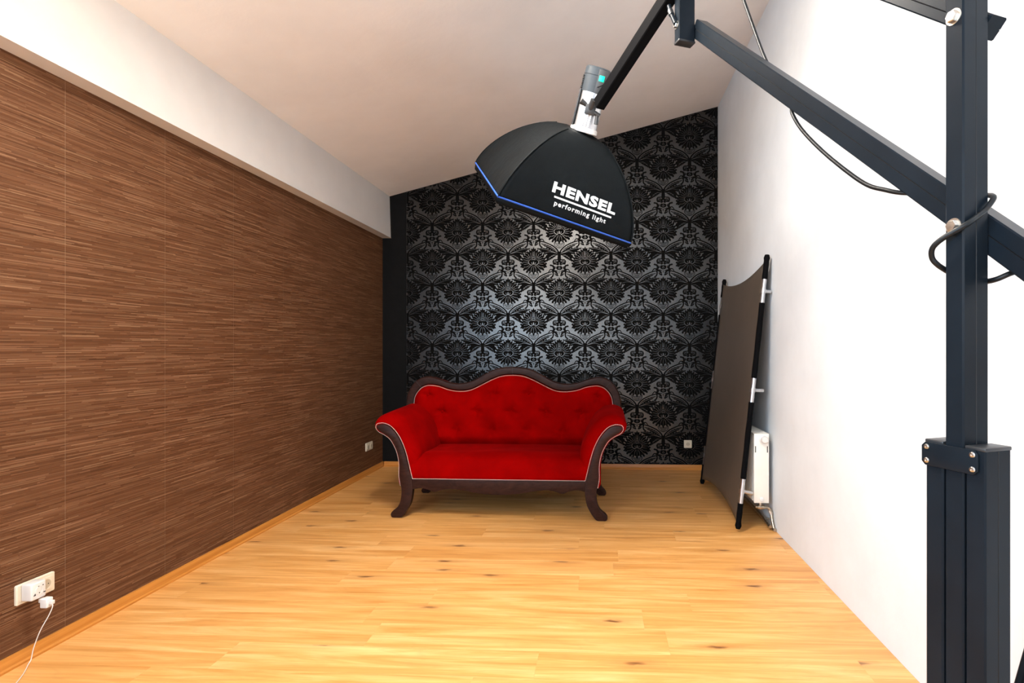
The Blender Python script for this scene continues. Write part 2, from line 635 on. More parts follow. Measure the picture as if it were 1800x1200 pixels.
# skirting boards
sk = [(0, 0), (0.021, 0), (0.021, 0.008), (0.014, 0.014), (0.013, 0.045), (0.010, 0.051), (0, 0.051)]
o = prism('baseboard_left', [(XL + a, z) for a, z in sk], YR, YB, M_BASE, axes='xz', auto=30)
tag(o, 'honey wood skirting along the brown wall', 'skirting', kind='structure')
o = prism('baseboard_back', [(YB - a, z) for a, z in sk], XL + 0.022, XR, M_BASE, axes='yz', auto=30)
tag(o, 'honey wood skirting along the black wall', 'skirting', kind='structure')

# ------------------------------------------------------------------ damask paper on the back wall
DX0 = -2.06
ground_out = [(DX0, 0.051), (XR - 0.001, 0.051), (XR - 0.001, ceil_z(XR)), (DX0, ceil_z(DX0))]
prism('wallpaper_ground', ground_out, YB - 0.0006, YB + 0.001, M_DGROUND, wb, auto=None)


class Motif:
    def __init__(self):
        self.v = []
        self.f = []
        self.parts = []

    def quadstrip(self, A, B):
        n = len(self.v)
        self.v += [tuple(p) for p in A] + [tuple(p) for p in B]
        m = len(A)
        for i in range(m - 1):
            self.f.append((n + i, n + i + 1, n + m + i + 1, n + m + i))

    def disc(self, x, y, r, ry=None, k=10):
        n = len(self.v)
        ry = ry or r
        self.v += [(x + r * math.cos(2 * PI * i / k), y + ry * math.sin(2 * PI * i / k)) for i in range(k)]
        self.f.append(tuple(range(n, n + k)))

    def poly(self, pts):
        n = len(self.v)
        self.v += [tuple(p) for p in pts]
        self.f.append(tuple(range(n, n + len(pts))))

    def spine(self, p0, c, p1, n):
        p0, c, p1 = Vector(p0), Vector(c), Vector(p1)
        return [p0 * (1 - t) ** 2 + c * 2 * t * (1 - t) + p1 * t * t for t in [i / n for i in range(n + 1)]]

    def leaf(self, p0, c, p1, w, teeth=0, gap=0.0, wl=1.0, wr=1.0, n=24, tipw=0.0, fat=0.75):
        """leaf with a pale mid-vein and lobed edges"""
        S = self.spine(p0, c, p1, n)
        for side, ws in ((1, wl), (-1, wr)):
            A, B = [], []
            for i, p in enumerate(S):
                t = i / n
                d = (S[min(i + 1, n)] - S[max(i - 1, 0)]).normalized()
                nn = Vector((-d.y, d.x)) * side
                prof = math.sin(PI * min(1, t ** fat)) ** 0.8 + tipw * t
                if teeth:
                    ph = (t * teeth) % 1.0
                    prof *= 0.62 + 0.5 * ph
                lean = d * (0.25 * w * ((t * teeth) % 1.0 if teeth else 0))
                g = gap * math.sin(PI * t)
                A.append(p + nn * g)
                B.append(p + nn * max(g, w * ws * prof) + lean)
            self.quadstrip(A, B)

    def stroke(self, pts, w0, w1=None, ball=0.0):
        P = catmull([Vector(p) for p in pts], 6)
        n = len(P) - 1
        w1 = w0 if w1 is None else w1
        A, B = [], []
        for i, p in enumerate(P):
            t = i / n
            d = (P[min(i + 1, n)] - P[max(i - 1, 0)]).normalized()
            nn = Vector((-d.y, d.x))
            w = (w0 * (1 - t) + w1 * t) / 2
            A.append(p + nn * w)
            B.append(p - nn * w)
        self.quadstrip(A, B)
        if ball:
            self.disc(P[-1].x, P[-1].y, ball)

    def mirror(self):
        n = len(self.v)
        self.v += [(-x, y) for x, y in self.v]
        self.f += [tuple(n + i for i in reversed(f)) for f in self.f]


mo = Motif()      # flock
pa = Motif()      # pale details printed over the flock in the ground colour
u = 0.000675


def U(*pts):
    return [(a * u, b * u) for a, b in pts]


def fill_half(pts):
    """fill between an outline (right half) and the middle axis"""
    P = [Vector((a * u, b * u)) for a, b in pts]
    mo.quadstrip([(p.x, p.y) for p in P], [(0.0, p.y) for p in P])


# --- artichoke medallion, centred at 0,0 (right half; mirrored)
fill_half([(6, 186), (20, 168), (48, 140), (88, 118), (120, 96), (146, 66), (166, 30), (172, -6), (160, -44), (150, -76), (118, -104), (92, -130), (60, -146), (34, -160), (2, -184)])
mo.leaf(*U((0, 150), (0, 180), (0, 222)), 16 * u, 0, 0, n=10)
mo.leaf(*U((4, 172), (18, 178), (38, 200)), 9 * u, 0, 0, n=8)
for tx, ty, ln, w in [(34, 196, 50, 20), (70, 176, 54, 22), (104, 152, 56, 23), (138, 124, 58, 24), (168, 92, 60, 24), (190, 54, 60, 24), (204, 14, 60, 24), (208, -30, 60, 24), (198, -70, 56, 22)]:
    d = Vector((tx * 0.62 + 6, 86)).normalized()
    b = Vector((tx, ty)) - d * ln
    side = Vector((-d.y, d.x)) * 7
    c = (b + Vector((tx, ty))) / 2 + side
    mo.leaf(*U(tuple(b), tuple(c), (tx, ty)), w * u, 2, 0, n=10)
for pts, w in [(((120, -60), (165, -60), (208, -92)), 24), (((100, -90), (140, -110), (158, -142)), 26), (((60, -110), (100, -140), (112, -178)), 24), (((30, -120), (62, -160), (60, -188)), 20), (((0, -120), (0, -170), (0, -205)), 22)]:
    mo.leaf(*U(*pts), w * u, 2, 0, n=12)
mo.disc(150 * u, -122 * u, 14 * u)
mo.disc(100 * u, -162 * u, 14 * u)
mo.disc(192 * u, -84 * u, 11 * u)
# pale veins, crescents and heart flower
for a, b, c in [((16, 60), (20, 110), (14, 158)), ((34, 62), (50, 104), (42, 136)), ((50, 58), (82, 92), (80, 116)), ((62, 48), (104, 74), (116, 92)), ((72, 32), (122, 48), (140, 64)), ((80, 12), (130, 20), (160, 28)), ((82, -10), (130, -12), (164, -10)), ((74, -34), (120, -44), (152, -48))]:
    S_ = pa.spine(*[Vector((p[0] * u, p[1] * u)) for p in (a, b, c)], 8)
    pa.stroke([tuple(p) for p in S_], 5.5 * u, 2.5 * u)
pa.stroke(U((50, 30), (74, 8), (76, -24), (50, -52), (22, -56)), 4 * u, 11 * u)
pa.stroke(U((66, -64), (110, -86), (150, -88)), 5 * u, 3 * u)
pa.stroke(U((44, -70), (80, -104), (104, -140)), 5 * u, 3 * u)
pa.stroke(U((18, -74), (34, -110), (46, -160)), 5 * u, 3 * u)
pa.stroke(U((0, -70), (0, -110), (0, -168)), 3 * u, 3 * u)
for x, y, r in [(0, 66, 7), (16, 56, 6), (20, 38, 6), (10, 26, 6), (0, 40, 5), (34, 50, 5), (34, 26, 5), (0, 90, 6), (46, 40, 4)]:
    pa.disc(x * u, y * u, r * u, k=8)
pa.stroke(U((0, 90), (0, 150)), 9 * u, 3 * u)
pa.leaf(*U((0, -48), (0, -20), (0, 0)), 9 * u, 0, 0, n=8)
pa.stroke(U((6, -46), (26, -36), (30, -18)), 7 * u, 5 * u, 5 * u)
# net tail
for j in range(6):
    for i in range(7 - j):
        x = (i + (0.5 if j % 2 else 0.0)) * 13
        yy = -196 - j * 13
        if x < 74 - j * 11:
            mo.disc(x * u, yy * u, 5.4 * u, k=6)
mo.stroke(U((78, -172), (74, -215), (42, -250), (0, -270)), 9 * u, 6 * u)
# --- spray below the medallion: stem at 0,-390 in units
S = -390


def SU(*pts):
    return [(a * u, (S + b) * u) for a, b in pts]


mo.stroke(SU((0, 66), (2, 20), (4, -45), (0, -104)), 36 * u, 54 * u)
# rib sweeping out and up, curling over at its end
mo.stroke(SU((10, 40), (30, 92), (100, 156), (205, 206), (285, 232)), 22 * u, 15 * u)
mo.stroke(SU((230, 220), (262, 262), (312, 250), (340, 228)), 10 * u, 24 * u, 15 * u)
mo.stroke(SU((288, 234), (306, 205), (296, 160), (262, 130)), 20 * u, 22 * u)
# long feather leaf under the rib
mo.leaf(*SU((14, 40), (100, 130), (288, 196)), 32 * u, 7, 0, wl=0.7, wr=1.0, n=36, fat=1.2)
mo.leaf(*SU((10, 34), (130, 84), (345, 118)), 50 * u, 9, 0, wl=0.8, wr=1.1, n=46, fat=0.95)
mo.leaf(*SU((120, 80), (200, 70), (250, 20)), 40 * u, 5, 0, n=20)
mo.leaf(*SU((190, 80), (250, 84), (300, 52)), 26 * u, 4, 0, n=16)
pa.stroke(SU((30, 58), (110, 118), (215, 166), (280, 188)), 7 * u, 3 * u)
pa.stroke(SU((34, 40), (140, 82), (240, 108), (320, 116)), 6 * u, 2.5 * u)
for i in range(5):
    pa.disc((98 + i * 36) * u, (S + 88 + i * 13) * u, 5 * u, k=6)
pa.stroke(SU((60, 46), (150, 66), (232, 44)), 5 * u, 2.5 * u)
# drooping lower leaf
mo.leaf(*SU((10, 16), (120, 30), (196, -84)), 62 * u, 7, 0, wl=1.0, wr=0.6, n=36, fat=1.1)
mo.leaf(*SU((60, 26), (160, 40), (226, -44)), 34 * u, 5, 0, n=22)
for i in range(6):
    pa.disc((74 + i * 16) * u, (S + 12 - i * 9 + (i % 2) * 10) * u, 5 * u, k=6)
pa.stroke(SU((40, 12), (110, 6), (170, -52)), 4 * u, 2 * u)
# scrolled lobes under the stem
mo.disc(58 * u, (S - 100) * u, 36 * u, 34 * u, k=14)
mo.stroke(SU((6, -58), (40, -56), (84, -62), (96, -92), (84, -126)), 12 * u, 18 * u, 10 * u)
mo.disc(24 * u, (S - 124) * u, 22 * u, k=12)
pa.stroke(SU((18, -70), (34, -84), (70, -80), (76, -104)), 4 * u, 7 * u)
pa.disc(54 * u, (S - 104) * u, 6 * u, k=8)
pa.disc(40 * u, (S - 118) * u, 5 * u, k=8)
# oval with pale trefoil
mo.disc(22 * u, (S - 184) * u, 27 * u, 30 * u, k=14)
mo.disc(0, (S - 188) * u, 34 * u, 33 * u, k=14)
for x, y, r in [(0, -176, 7), (12, -190, 6), (0, -204, 5)]:
    pa.disc(x * u, (S + y) * u, r * u, k=8)
mo.disc(0, (S - 244) * u, 9 * u)
mo.disc(0, (S - 264) * u, 7 * u)
# hooks and commas
mo.stroke(SU((106, -232), (84, -196), (96, -156), (132, -144)), 36 * u, 22 * u, 14 * u)
mo.stroke(SU((84, -210), (62, -186), (66, -160)), 16 * u, 10 * u)
mo.stroke(SU((92, -240), (60, -236), (50, -262), (40, -290), (24, -300)), 22 * u, 26 * u, 12 * u)
mo.disc(46 * u, (S - 272) * u, 24 * u, 30 * u, k=12)
mo.leaf(*SU((110, -240), (60, -226), (14, -236)), 14 * u, 3, 0, n=12)
pa.stroke(SU((66, -250), (54, -272), (40, -284)), 4 * u, 6 * u)
mo.mirror()
pa.mirror()

nf = len(mo.v)
damask_me = bpy.data.meshes.new('damask_motif')
# every piece lies a hair above the one before it, so that no two faces share a plane
def layers(mot, base):
    lay = {}
    comp = list(range(len(mot.v)))

    def find(i):
        while comp[i] != i:
            comp[i] = comp[comp[i]]
            i = comp[i]
        return i
    for f in mot.f:
        for i in f[1:]:
            comp[find(i)] = find(f[0])
    out_ = []
    for i, (x, z) in enumerate(mot.v):
        r = find(i)
        if r not in lay:
            lay[r] = len(lay)
        out_.append((x, base - 0.0000035 * lay[r], z))
    return out_


damask_me.from_pydata(layers(mo, 0.0) + layers(pa, -0.0011), [], mo.f + [tuple(i + nf for i in f) for f in pa.f])
damask_me.materials.append(M_FLOCK)
damask_me.materials.append(M_DGROUND)
for i, p in enumerate(damask_me.polygons):
    p.material_index = 0 if i < len(mo.f) else 1
mx0, mx1 = min(v[0] for v in mo.v), max(v[0] for v in mo.v)
mz0, mz1 = min(v[1] for v in mo.v), max(v[1] for v in mo.v)
PXX, PZZ = 0.538, 0.636
XC, ZC = -0.438, 1.838
NRM = Vector((-0.2535, 0, 1)).normalized()
for row in range(-6, 8):
    for ci in range(-5, 6):
        x = XC + ci * PXX + (PXX / 2 if row % 2 else 0)
        z = ZC + row * PZZ / 2
        if x + mx1 < DX0 or x + mx0 > XR or z + mz1 < 0.05 or z + mz0 > ceil_z(x):
            continue
        inside = x + mx0 > DX0 and x + mx1 < XR - 0.002 and z + mz0 > 0.052 and z + mz1 < min(ceil_z(x + mx0), ceil_z(x + mx1)) - 0.004
        me = damask_me
        if not inside:
            bm = bmesh.new()
            bm.from_mesh(damask_me)
            for co, no in (((DX0 + 0.002 - x, 0, 0), (-1, 0, 0)), ((XR - 0.002 - x, 0, 0), (1, 0, 0)), ((0, 0, 0.052 - z), (0, 0, -1)), ((0, 0, ceil_z(x) - 0.003 - z), tuple(NRM))):
                bmesh.ops.bisect_plane(bm, geom=bm.verts[:] + bm.edges[:] + bm.faces[:], plane_co=co, plane_no=no, clear_outer=True)
            if not bm.faces:
                bm.free()
                continue
            me = bpy.data.meshes.new('damask_motif')
            bm.to_mesh(me)
            bm.free()
            me.materials.append(M_FLOCK)
            me.materials.append(M_DGROUND)
        o = link_mesh('damask_motif', me, None, wb)
        o.location = (x, YB - 0.0012, z)

# ------------------------------------------------------------------ sofa
SX, SY = -0.755, 3.93
sofa = empty('sofa', (SX, SY, 0), 0, 'red velvet sofa with dark carved wooden frame and button-tufted back', 'sofa')
wood_half = [(.907, .668), (.897, .685), (.854, .690), (.81, .672), (.766, .628), (.73, .572), (.701, .503), (.678, .422), (.66, .349), (.640, .284), (.635, .222), (.641, .158), (.653, .106), (.68, .054), (.708, .015), (.728, .001), (.760, .0), (.790, .003), (.800, .026), (.785, .05), (.75, .079), (.729, .12), (.72, .174), (.721, .222), (.728, .250), (.735, .315), (.734, .395), (.748, .475), (.772, .535), (.805, .586), (.848, .618), (.888, .642)]
wood_s = [tuple(p) for p in catmull([(a, b, 0) for a, b in wood_half], 4, True)]
for sx in (-1, 1):
    prism('arm_front_board', [(sx * p[0], max(0.0, p[1])) for p in wood_s], -0.014, 0.034, M_WOOD, sofa, bev=0.004, auto=35)
# front rail with shaped lower edge
rail_b = [(0, .178), (.06, .179), (.15, .187), (.25, .204), (.35, .217), (.42, .207), (.472, .192), (.52, .210), (.575, .220), (.638, .210)]
rb = catmull([(a, b, 0) for a, b in rail_b], 5)
right = [(p.x, p.y) for p in rb]
rail = [(-a, b) for a, b in reversed(right[1:])] + right + [(.638, .285), (-.638, .285)]
prism('front_rail', rail, -0.008, 0.026, M_WOOD, sofa, bev=0.003)
# arm upholstery
pad = [(.742, .235), (.752, .31), (.752, .395), (.766, .47), (.79, .525), (.825, .572), (.875, .605), (.915, .625), (.940, .66), (.940, .70), (.915, .735), (.87, .755), (.81, .758), (.75, .735), (.70, .69), (.655, .62), (.62, .55), (.598, .48), (.60, .42), (.62, .36), (.64, .30), (.65, .235)]
frt = [(.738, .235), (.747, .315), (.746, .395), (.76, .475), (.784, .53), (.815, .577), (.855, .607), (.892, .627), (.920, .655), (.920, .685), (.900, .702), (.854, .705), (.80, .687), (.755, .639), (.718, .582), (.69, .51), (.667, .43), (.657, .37), (.647, .33), (.642, .30), (.642, .27), (.65, .235)]
padS = catmull([(a, b, 0) for a, b in pad], 3, True)
frtS = catmull([(a, b, 0) for a, b in frt], 3, True)
stations = [(0.010, 0.0), (0.014, 0.18), (0.022, 0.42), (0.034, 0.64), (0.052, 0.84), (0.078, 0.96), (0.11, 1.0), (0.25, 1.02), (0.42, 1.02), (0.58, 1.0), (0.655, 1.0)]
for sx in (-1, 1):
    vs, fs = [], []
    n = len(padS)
    for yy, t in stations:
        for a, b in zip(frtS, padS):
            q = a.lerp(b, t)
            rise = 0.022 * max(0, yy / 0.65) * max(0, min(1, (q.y - 0.45) / 0.2))
            vs.append((sx * q.x, yy, q.y + rise))
    for s in range(len(stations) - 1):
        for i in range(n):
            fs.append((s * n + i, s * n + (i + 1) % n, (s + 1) * n + (i + 1) % n, (s + 1) * n + i))
    fs.append(tuple(range(n)))
    fs.append(tuple((len(stations) - 1) * n + i for i in range(n)))
    mk('arm_upholstery', vs, fs, M_VELVET, sofa, auto=60)
# seat
prof = [(.004, .283), (-.004, .31), (-.002, .345), (.010, .385), (.036, .420), (.08, .444), (.15, .455), (.25, .452), (.36, .449), (.45, .448), (.54, .446), (.62, .440)]
prof = catmull([(a, b, 0) for a, b in prof], 4)
vs, fs = [], []
NX = 48
for i in range(NX + 1):
    tx = -1 + 2 * i / NX
    for p in prof:
        hw = 0.643 + 0.035 * min(1, max(0, (p.y - 0.285) / 0.13))
        dip = 0.010 * math.exp(-((abs(tx) - 1) / 0.10) ** 2)
        bul = 0.006 * math.cos(tx * PI / 2)
        lump = 0.004 * math.sin(tx * 5.2 + 1.1) * math.sin(p.x * 11)
        on = 1.0 if p.y > 0.40 else 0.0
        vs.append((tx * hw, p.x - bul * (1 - on), p.y + on * (bul - dip + lump)))
m_ = len(prof)
for i in range(NX):
    for j in range(m_ - 1):
        fs.append((i * m_ + j, i * m_ + j + 1, (i + 1) * m_ + j + 1, (i + 1) * m_ + j))
mk('seat_cushion', vs, fs, M_VELVET, sofa, smooth=True)
box('seat_base', -0.63, 0.63, 0.03, 0.66, 0.215, 0.275, M_UNDER, sofa)
# back frame
outer = [(0, 1.093), (.08, 1.088), (.155, 1.073), (.25, 1.027), (.35, .973), (.447, .950), (.54, .957), (.625, .985), (.71, 1.008), (.78, 1.003), (.85, .963), (.903, .88), (.924, .795), (.926, .70)]
inner = [(0, 1.027), (.085, 1.020), (.17, .99), (.26, .945), (.36, .899), (.45, .888), (.545, .90), (.63, .928), (.705, .939), (.752, .932), (.795, .908), (.835, .855), (.850, .79), (.853, .70)]
oS = [Vector((p.x, p.y)) for p in catmull([(a, b, 0) for a, b in outer], 6)]
iS = [Vector((p.x, p.y)) for p in catmull([(a, b, 0) for a, b in inner], 6)]
BY = 0.67


def board(sx, i0, i1, name):
    o_, i_ = oS[i0:i1 + 1], iS[i0:i1 + 1]
    bm = bmesh.new()
    prof4 = []
    for a, b in zip(o_, i_):
        w = (a - b)
        prof4.append([(a - w * 0.0, 0.035), (a - w * 0.04, 0.004), (a - w * 0.14, -0.004), (a - w * 0.5, -0.007), (a - w * 0.86, -0.004), (b + w * 0.04, 0.004), (b, 0.035)])
    rings = [[bm.verts.new((sx * q.x, BY - 0.03 + d, q.y)) for q, d in pr] for pr in prof4]
    for A, B in zip(rings, rings[1:]):
        for k_ in range(len(A)):
            bm.faces.new([A[k_], A[(k_ + 1) % len(A)], B[(k_ + 1) % len(A)], B[k_]])
    bm.faces.new(rings[0])
    bm.faces.new(rings[-1])
    return from_bm(name, bm, M_WOOD, sofa, auto=35)


CJ = 59
for sx in (-1, 1):
    ob = board(sx, 0, CJ, 'crest_rail')
    ob2 = board(sx, CJ, len(oS) - 1, 'back_post')
# tiny dark joints between the pieces of the back frame
for sx, idx in ((1, 0), (1, CJ), (-1, CJ)):
    a, b = oS[idx], iS[idx]
    if idx == 0:
        pts = [(-0.0012, a.y), (0.0012, a.y), (0.0012, b.y), (-0.0012, b.y)]
    else:
        t = (a - b).normalized()
        nn = Vector((-t.y, t.x)) * 0.0013
        pts = [(sx * q.x, q.y) for q in (a + nn, a - nn, b - nn, b + nn)]
    prism('frame_joint', pts, BY - 0.0385, BY - 0.02, M_GROOVE, sofa, auto=None)


def top_in(x):
    x = abs(x)
    for a, b in zip(iS, iS[1:]):
        if a.x <= x <= b.x and b.x > a.x:
            return a.y + (b.y - a.y) * (x - a.x) / (b.x - a.x)
    return iS[-1].y


buttons = [(-0.725, .855), (-0.145, .868), (0.145, .868), (0.725, .850), (-0.595, .713), (-0.297, .720), (-0.005, .716), (0.287, .718), (0.588, .708), (-0.470, .556), (-0.165, .560), (0.135, .562), (0.430, .552)]
NXB, NZB = 130, 56
vs, fs = [], []
for i in range(NXB + 1):
    tx = -1 + 2 * i / NXB
    x = 0.852 * math.sin(tx * PI / 2) * 0.35 + 0.852 * tx * 0.65
    tz = top_in(x)
    for j in range(NZB + 1):
        v = j / NZB
        v = 1 - (1 - v) ** 1.35
        z = 0.42 + (tz - 0.42) * v
        d = min(tz - z, 0.853 - abs(x)) + 0.0005
        nar = min(1.0, max(0.0, (0.735 - z) / 0.10))
        xn = x * (1 - 0.14 * nar * nar * (3 - 2 * nar))
        yy = -0.075 * (1 - math.exp(-d / 0.055)) - 0.014 * (1 - v) - 0.030 * math.exp(-((z - 0.515) / 0.045) ** 2) + 0.03 * math.exp(-((z - 0.42) / 0.03) ** 2)
        for bx, bz in buttons:
            r2 = (xn - bx) ** 2 + (z - bz) ** 2
            if r2 < 0.06:
                yy += 0.024 * math.exp(-r2 / 0.0007) + 0.022 * math.exp(-r2 / 0.0055)
                ang = math.atan2(z - bz, xn - bx)
                r = math.sqrt(r2)
                yy += 0.006 * math.cos(ang * 4 + 0.6) * math.exp(-((r - 0.035) / 0.025) ** 2)
        vs.append((xn, BY - 0.03 + yy, z))
for i in range(NXB):
    for j in range(NZB):
        q = i * (NZB + 1) + j
        fs.append((q, q + 1, q + NZB + 2, q + NZB + 1))
mk('back_upholstery', vs, fs, M_VELVET, sofa, smooth=True)
me_btn = None
for bx, bz in buttons:
    d = min(top_in(bx) - bz, 0.853 - abs(bx))
    yb = BY - 0.03 - 0.075 * (1 - math.exp(-d / 0.055)) + 0.036
    if me_btn is None:
        ob = lathe('tuft_button', [(0.0005, 0.006), (0.005, 0.0055), (0.009, 0.003), (0.0105, 0.0), (0.009, -0.003)], frame((0, 0, 0), (0, -1, 0), (1, 0, 0)), M_VELVET, sofa, 12)
        me_btn = ob.data
    else:
        ob = link_mesh('tuft_button', me_btn, None, sofa)
    ob.location = (bx, yb, bz)
# rear board and legs
oT = [q for q in oS if q.y > 0.775]
rear = [(-q.x * 0.995, q.y - 0.004) for q in reversed(oT)] + [(q.x * 0.995, q.y - 0.004) for q in oT[1:]]
rear = rear + [(0.84, 0.72), (0.74, 0.45), (0.72, 0.235), (-0.72, 0.235), (-0.74, 0.45), (-0.84, 0.72)]
prism('rear_panel', rear, BY + 0.006, BY + 0.03, M_VELVET, sofa, auto=None)
leg_low = [(p[0], p[1]) for p in wood_s if p[1] < 0.245]
li = sorted([p for p in wood_s if p[1] < 0.25 and p[0] < 0.72], key=lambda p: -p[1])
for sx in (-1, 1):
    inn = [(.655, .26), (.650, .20), (.655, .15), (.668, .10), (.69, .055), (.715, .02), (.735, .002)]
    ou = [(.785, .002), (.797, .022), (.785, .045), (.76, .075), (.742, .12), (.735, .19), (.735, .26)]
    pts = [(sx * p.x, max(0, p.y)) for p in catmull([(a, b, 0) for a, b in inn], 4)] + [(sx * p.x, max(0, p.y)) for p in catmull([(a, b, 0) for a, b in ou], 4)]
    prism('rear_leg', pts, BY - 0.01, BY + 0.04, M_WOOD, sofa, bev=0.003)


def beads(name, path, r=0.0031, step=0.0102):
    P = resample(path, step)
    bm = bmesh.new()
    for p in P:
        bmesh.ops.create_icosphere(bm, subdivisions=1, radius=r, matrix=Matrix.Translation(p))
    o = from_bm(name, bm, M_BEAD, sofa, smooth=True)
    return tag(o, 'row of ivory beads edging the velvet', kind='stuff')


for sx in (-1, 1):
    path = [(.745, .242), (.741, .312), (.740, .396), (.754, .475), (.778, .532), (.810, .581), (.852, .612), (.893, .633), (.914, .662), (.907, .690), (.880, .698), (.853, .698), (.806, .680), (.760, .634), (.724, .577), (.694, .506), (.671, .424), (.653, .351), (.640, .294)]
    path[0] = (.730, .240)
    P = catmull([(sx * a, -0.006, b) for a, b in path], 5)
    beads('bead_trim', P)
beads('bead_trim', [(-.634, -.010, .290), (.634, -.010, .290)])
ib = [Vector((-p.x, BY - 0.040, p.y - 0.006)) for p in reversed(iS)] + [Vector((p.x, BY - 0.040, p.y - 0.006)) for p in iS[1:]]
beads('bead_trim', [p for p in ib if p.z > 0.74])

# ------------------------------------------------------------------ boom stand
STX, STY, RZ = 0.77977, 1.19787, math.atan2(0.36971, 0.92915)
boom = empty('boom_stand', (STX, STY, 0), RZ, 'tall black aluminium boom stand with parallel arms beside the white wall', 'light stand')
A_, B_ = 0.040, 0.0752
EL = 0.7515
HH, AW = 0.0651, 0.0525
da = Vector((0, math.cos(EL), math.sin(EL)))
ua = Vector((0, -math.sin(EL), math.cos(EL)))


def profile_bar(name, p0, p1, xa, wx, ya, wy, parent, bev=0.0032, groove=('x',), m=None):
    """rectangular extrusion from p0 to p1; xa, ya are its cross axes; a V groove runs down the middle of chosen faces"""
    xa, ya = Vector(xa).normalized(), Vector(ya).normalized()
    hx, hy = wx / 2, wy / 2
    g, gd, c = 0.0014, 0.0030, bev
    pts = [(-hx + c, -hy)]

    def side(ax, sign):
        # walk one side, adding a groove notch
        pass
    seq = []
    # bottom (-y) side left to right
    seq += [(-hx + c, -hy)]
    if 'x' in groove:
        seq += [(-g, -hy), (0, -hy + gd), (g, -hy)]
    seq += [(hx - c, -hy), (hx, -hy + c)]
    if 'y' in groove:
        seq += [(hx, -g), (hx - gd, 0), (hx, g)]
    seq += [(hx, hy - c), (hx - c, hy)]
    if 'x' in groove:
        seq += [(g, hy), (0, hy - gd), (-g, hy)]
    seq += [(-hx + c, hy), (-hx, hy - c)]
    if 'y' in groove:
        seq += [(-hx, g), (-hx + gd, 0), (-hx, -g)]
    seq += [(-hx, -hy + c)]
    bm = bmesh.new()
    R0 = [bm.verts.new(Vector(p0) + xa * a + ya * b) for a, b in seq]
    R1 = [bm.verts.new(Vector(p1) + xa * a + ya * b) for a, b in seq]
    n = len(seq)
    for i in range(n):
        f = bm.faces.new([R0[i], R0[(i + 1) % n], R1[(i + 1) % n], R1[i]])
        mid = [(seq[i][q] + seq[(i + 1) % n][q]) / 2 for q in (0, 1)]
        if groove and ((abs(mid[0]) < g and abs(mid[1]) < hy - 0.0003 and abs(mid[1]) > hy * 0.5) or (abs(mid[1]) < g and abs(mid[0]) < hx - 0.0003 and abs(mid[0]) > hx * 0.5)):
            f.material_index = 1
    bm.faces.new(R0)
    bm.faces.new(R1)
    o = from_bm(name, bm, m or M_BLACKMETAL, parent, auto=None)
    o.data.materials.append(M_GROOVE)
    return o


# base with legs and castors
box('base_block', -0.07, 0.07, -0.09, 0.09, 0.10, 0.16, M_BLACKMETAL, boom, 0.006)
for q in range(4):
    an = PI / 4 + q * PI / 2
    dx, dy = math.cos(an), math.sin(an)
    profile_bar('base_leg', (dx * 0.05, dy * 0.05, 0.12), (dx * 0.36, dy * 0.36, 0.10), (-dy, dx, 0), 0.04, (0, 0, 1), 0.04, boom)
    w_ = lathe('castor', [(0.012, -0.012), (0.036, -0.012), (0.040, -0.006), (0.040, 0.006), (0.036, 0.012), (0.012, 0.012)], frame((dx * 0.33, dy * 0.33, 0.040), (-dy, dx, 0), (dx, dy, 0)), M_BLACKPLASTIC, boom, 20)
# casing: two fixed profiles with the mast sliding between them
for s in (-1, 1):
    cy = s * (A_ + 0.004)
    profile_bar('casing_profile', (0, cy, 0.16), (0, cy, 1.049), (1, 0, 0), B_, (0, 1, 0), A_, boom)
    box('end_cap', -B_ / 2 - 0.001, B_ / 2 + 0.001, cy - A_ / 2 - 0.001, cy + A_ / 2 + 0.001, 1.049, 1.057, M_BLACKPLASTIC, boom, 0.002)
for s in (-1, 1):
    x0, x1 = sorted((s * (B_ / 2 + 0.0012), s * (B_ / 2 + 0.0075)))
    pts = [(-0.053 + 0.008, 1.0), (0.068 - 0.008, 1.0), (0.068, 1.008), (0.068, 1.043), (0.060, 1.051), (-0.045, 1.051), (-0.053, 1.043), (-0.053, 1.008)]
    pl = prism('guide_plate', pts, x0, x1, M_BLACKMETAL, boom, bev=0.0015, axes='yz')
    for yy in (0.056, -0.043):
        for zz in (1.041, 1.011):
            sc = lathe('screw', [(0.0005, 0.0016), (0.0016, 0.0016), (0.0018, 0.003), (0.0045, 0.0026), (0.0060, 0.0008), (0.0062, 0.0)], frame((s * (B_ / 2 + 0.0075), yy, zz), (s, 0, 0), (0, 1, 0)), M_STEEL, boom, 16)
            sc.parent = pl
profile_bar('mast', (0, 0, 0.16), (0, 0, 2.35), (1, 0, 0), B_, (0, 1, 0), A_, boom)
# parallel arms on the far side of the mast
axc = B_ / 2 + AW / 2 + 0.0005
for z0, t0, t1, nm, w_, h_ in ((1.5156, -0.62, 1.585, 'lower_arm', AW, HH), (1.958, -0.018, 1.60, 'upper_arm', 0.044, 0.045)):
    c = Vector((B_ / 2 + w_ / 2 + 0.0005, 0, z0))
    profile_bar(nm, c + da * t0, c + da * t1, (1, 0, 0), w_, ua, h_, boom, groove=('y',))
# counterweight at the tail of the lower arm
cw = Vector((axc, 0, 1.5156)) + da * -0.62
lathe('counterweight', [(0.012, -0.06), (0.05, -0.06), (0.055, -0.055), (0.055, 0.055), (0.05, 0.06), (0.012, 0.06)], frame(cw, (1, 0, 0), (0, 1, 0)), M_BLACKMETAL, boom, 28)
# knob at the end of the upper arm
ke = Vector((B_ / 2 + 0.045, 0, 1.958)) + da * 0.002
lathe('end_knob', [(0.018, 0.0), (0.018, 0.004), (0.014, 0.009), (0.004, 0.011)], frame(ke, (1, 0, 0), da), M_STEEL, boom, 20)


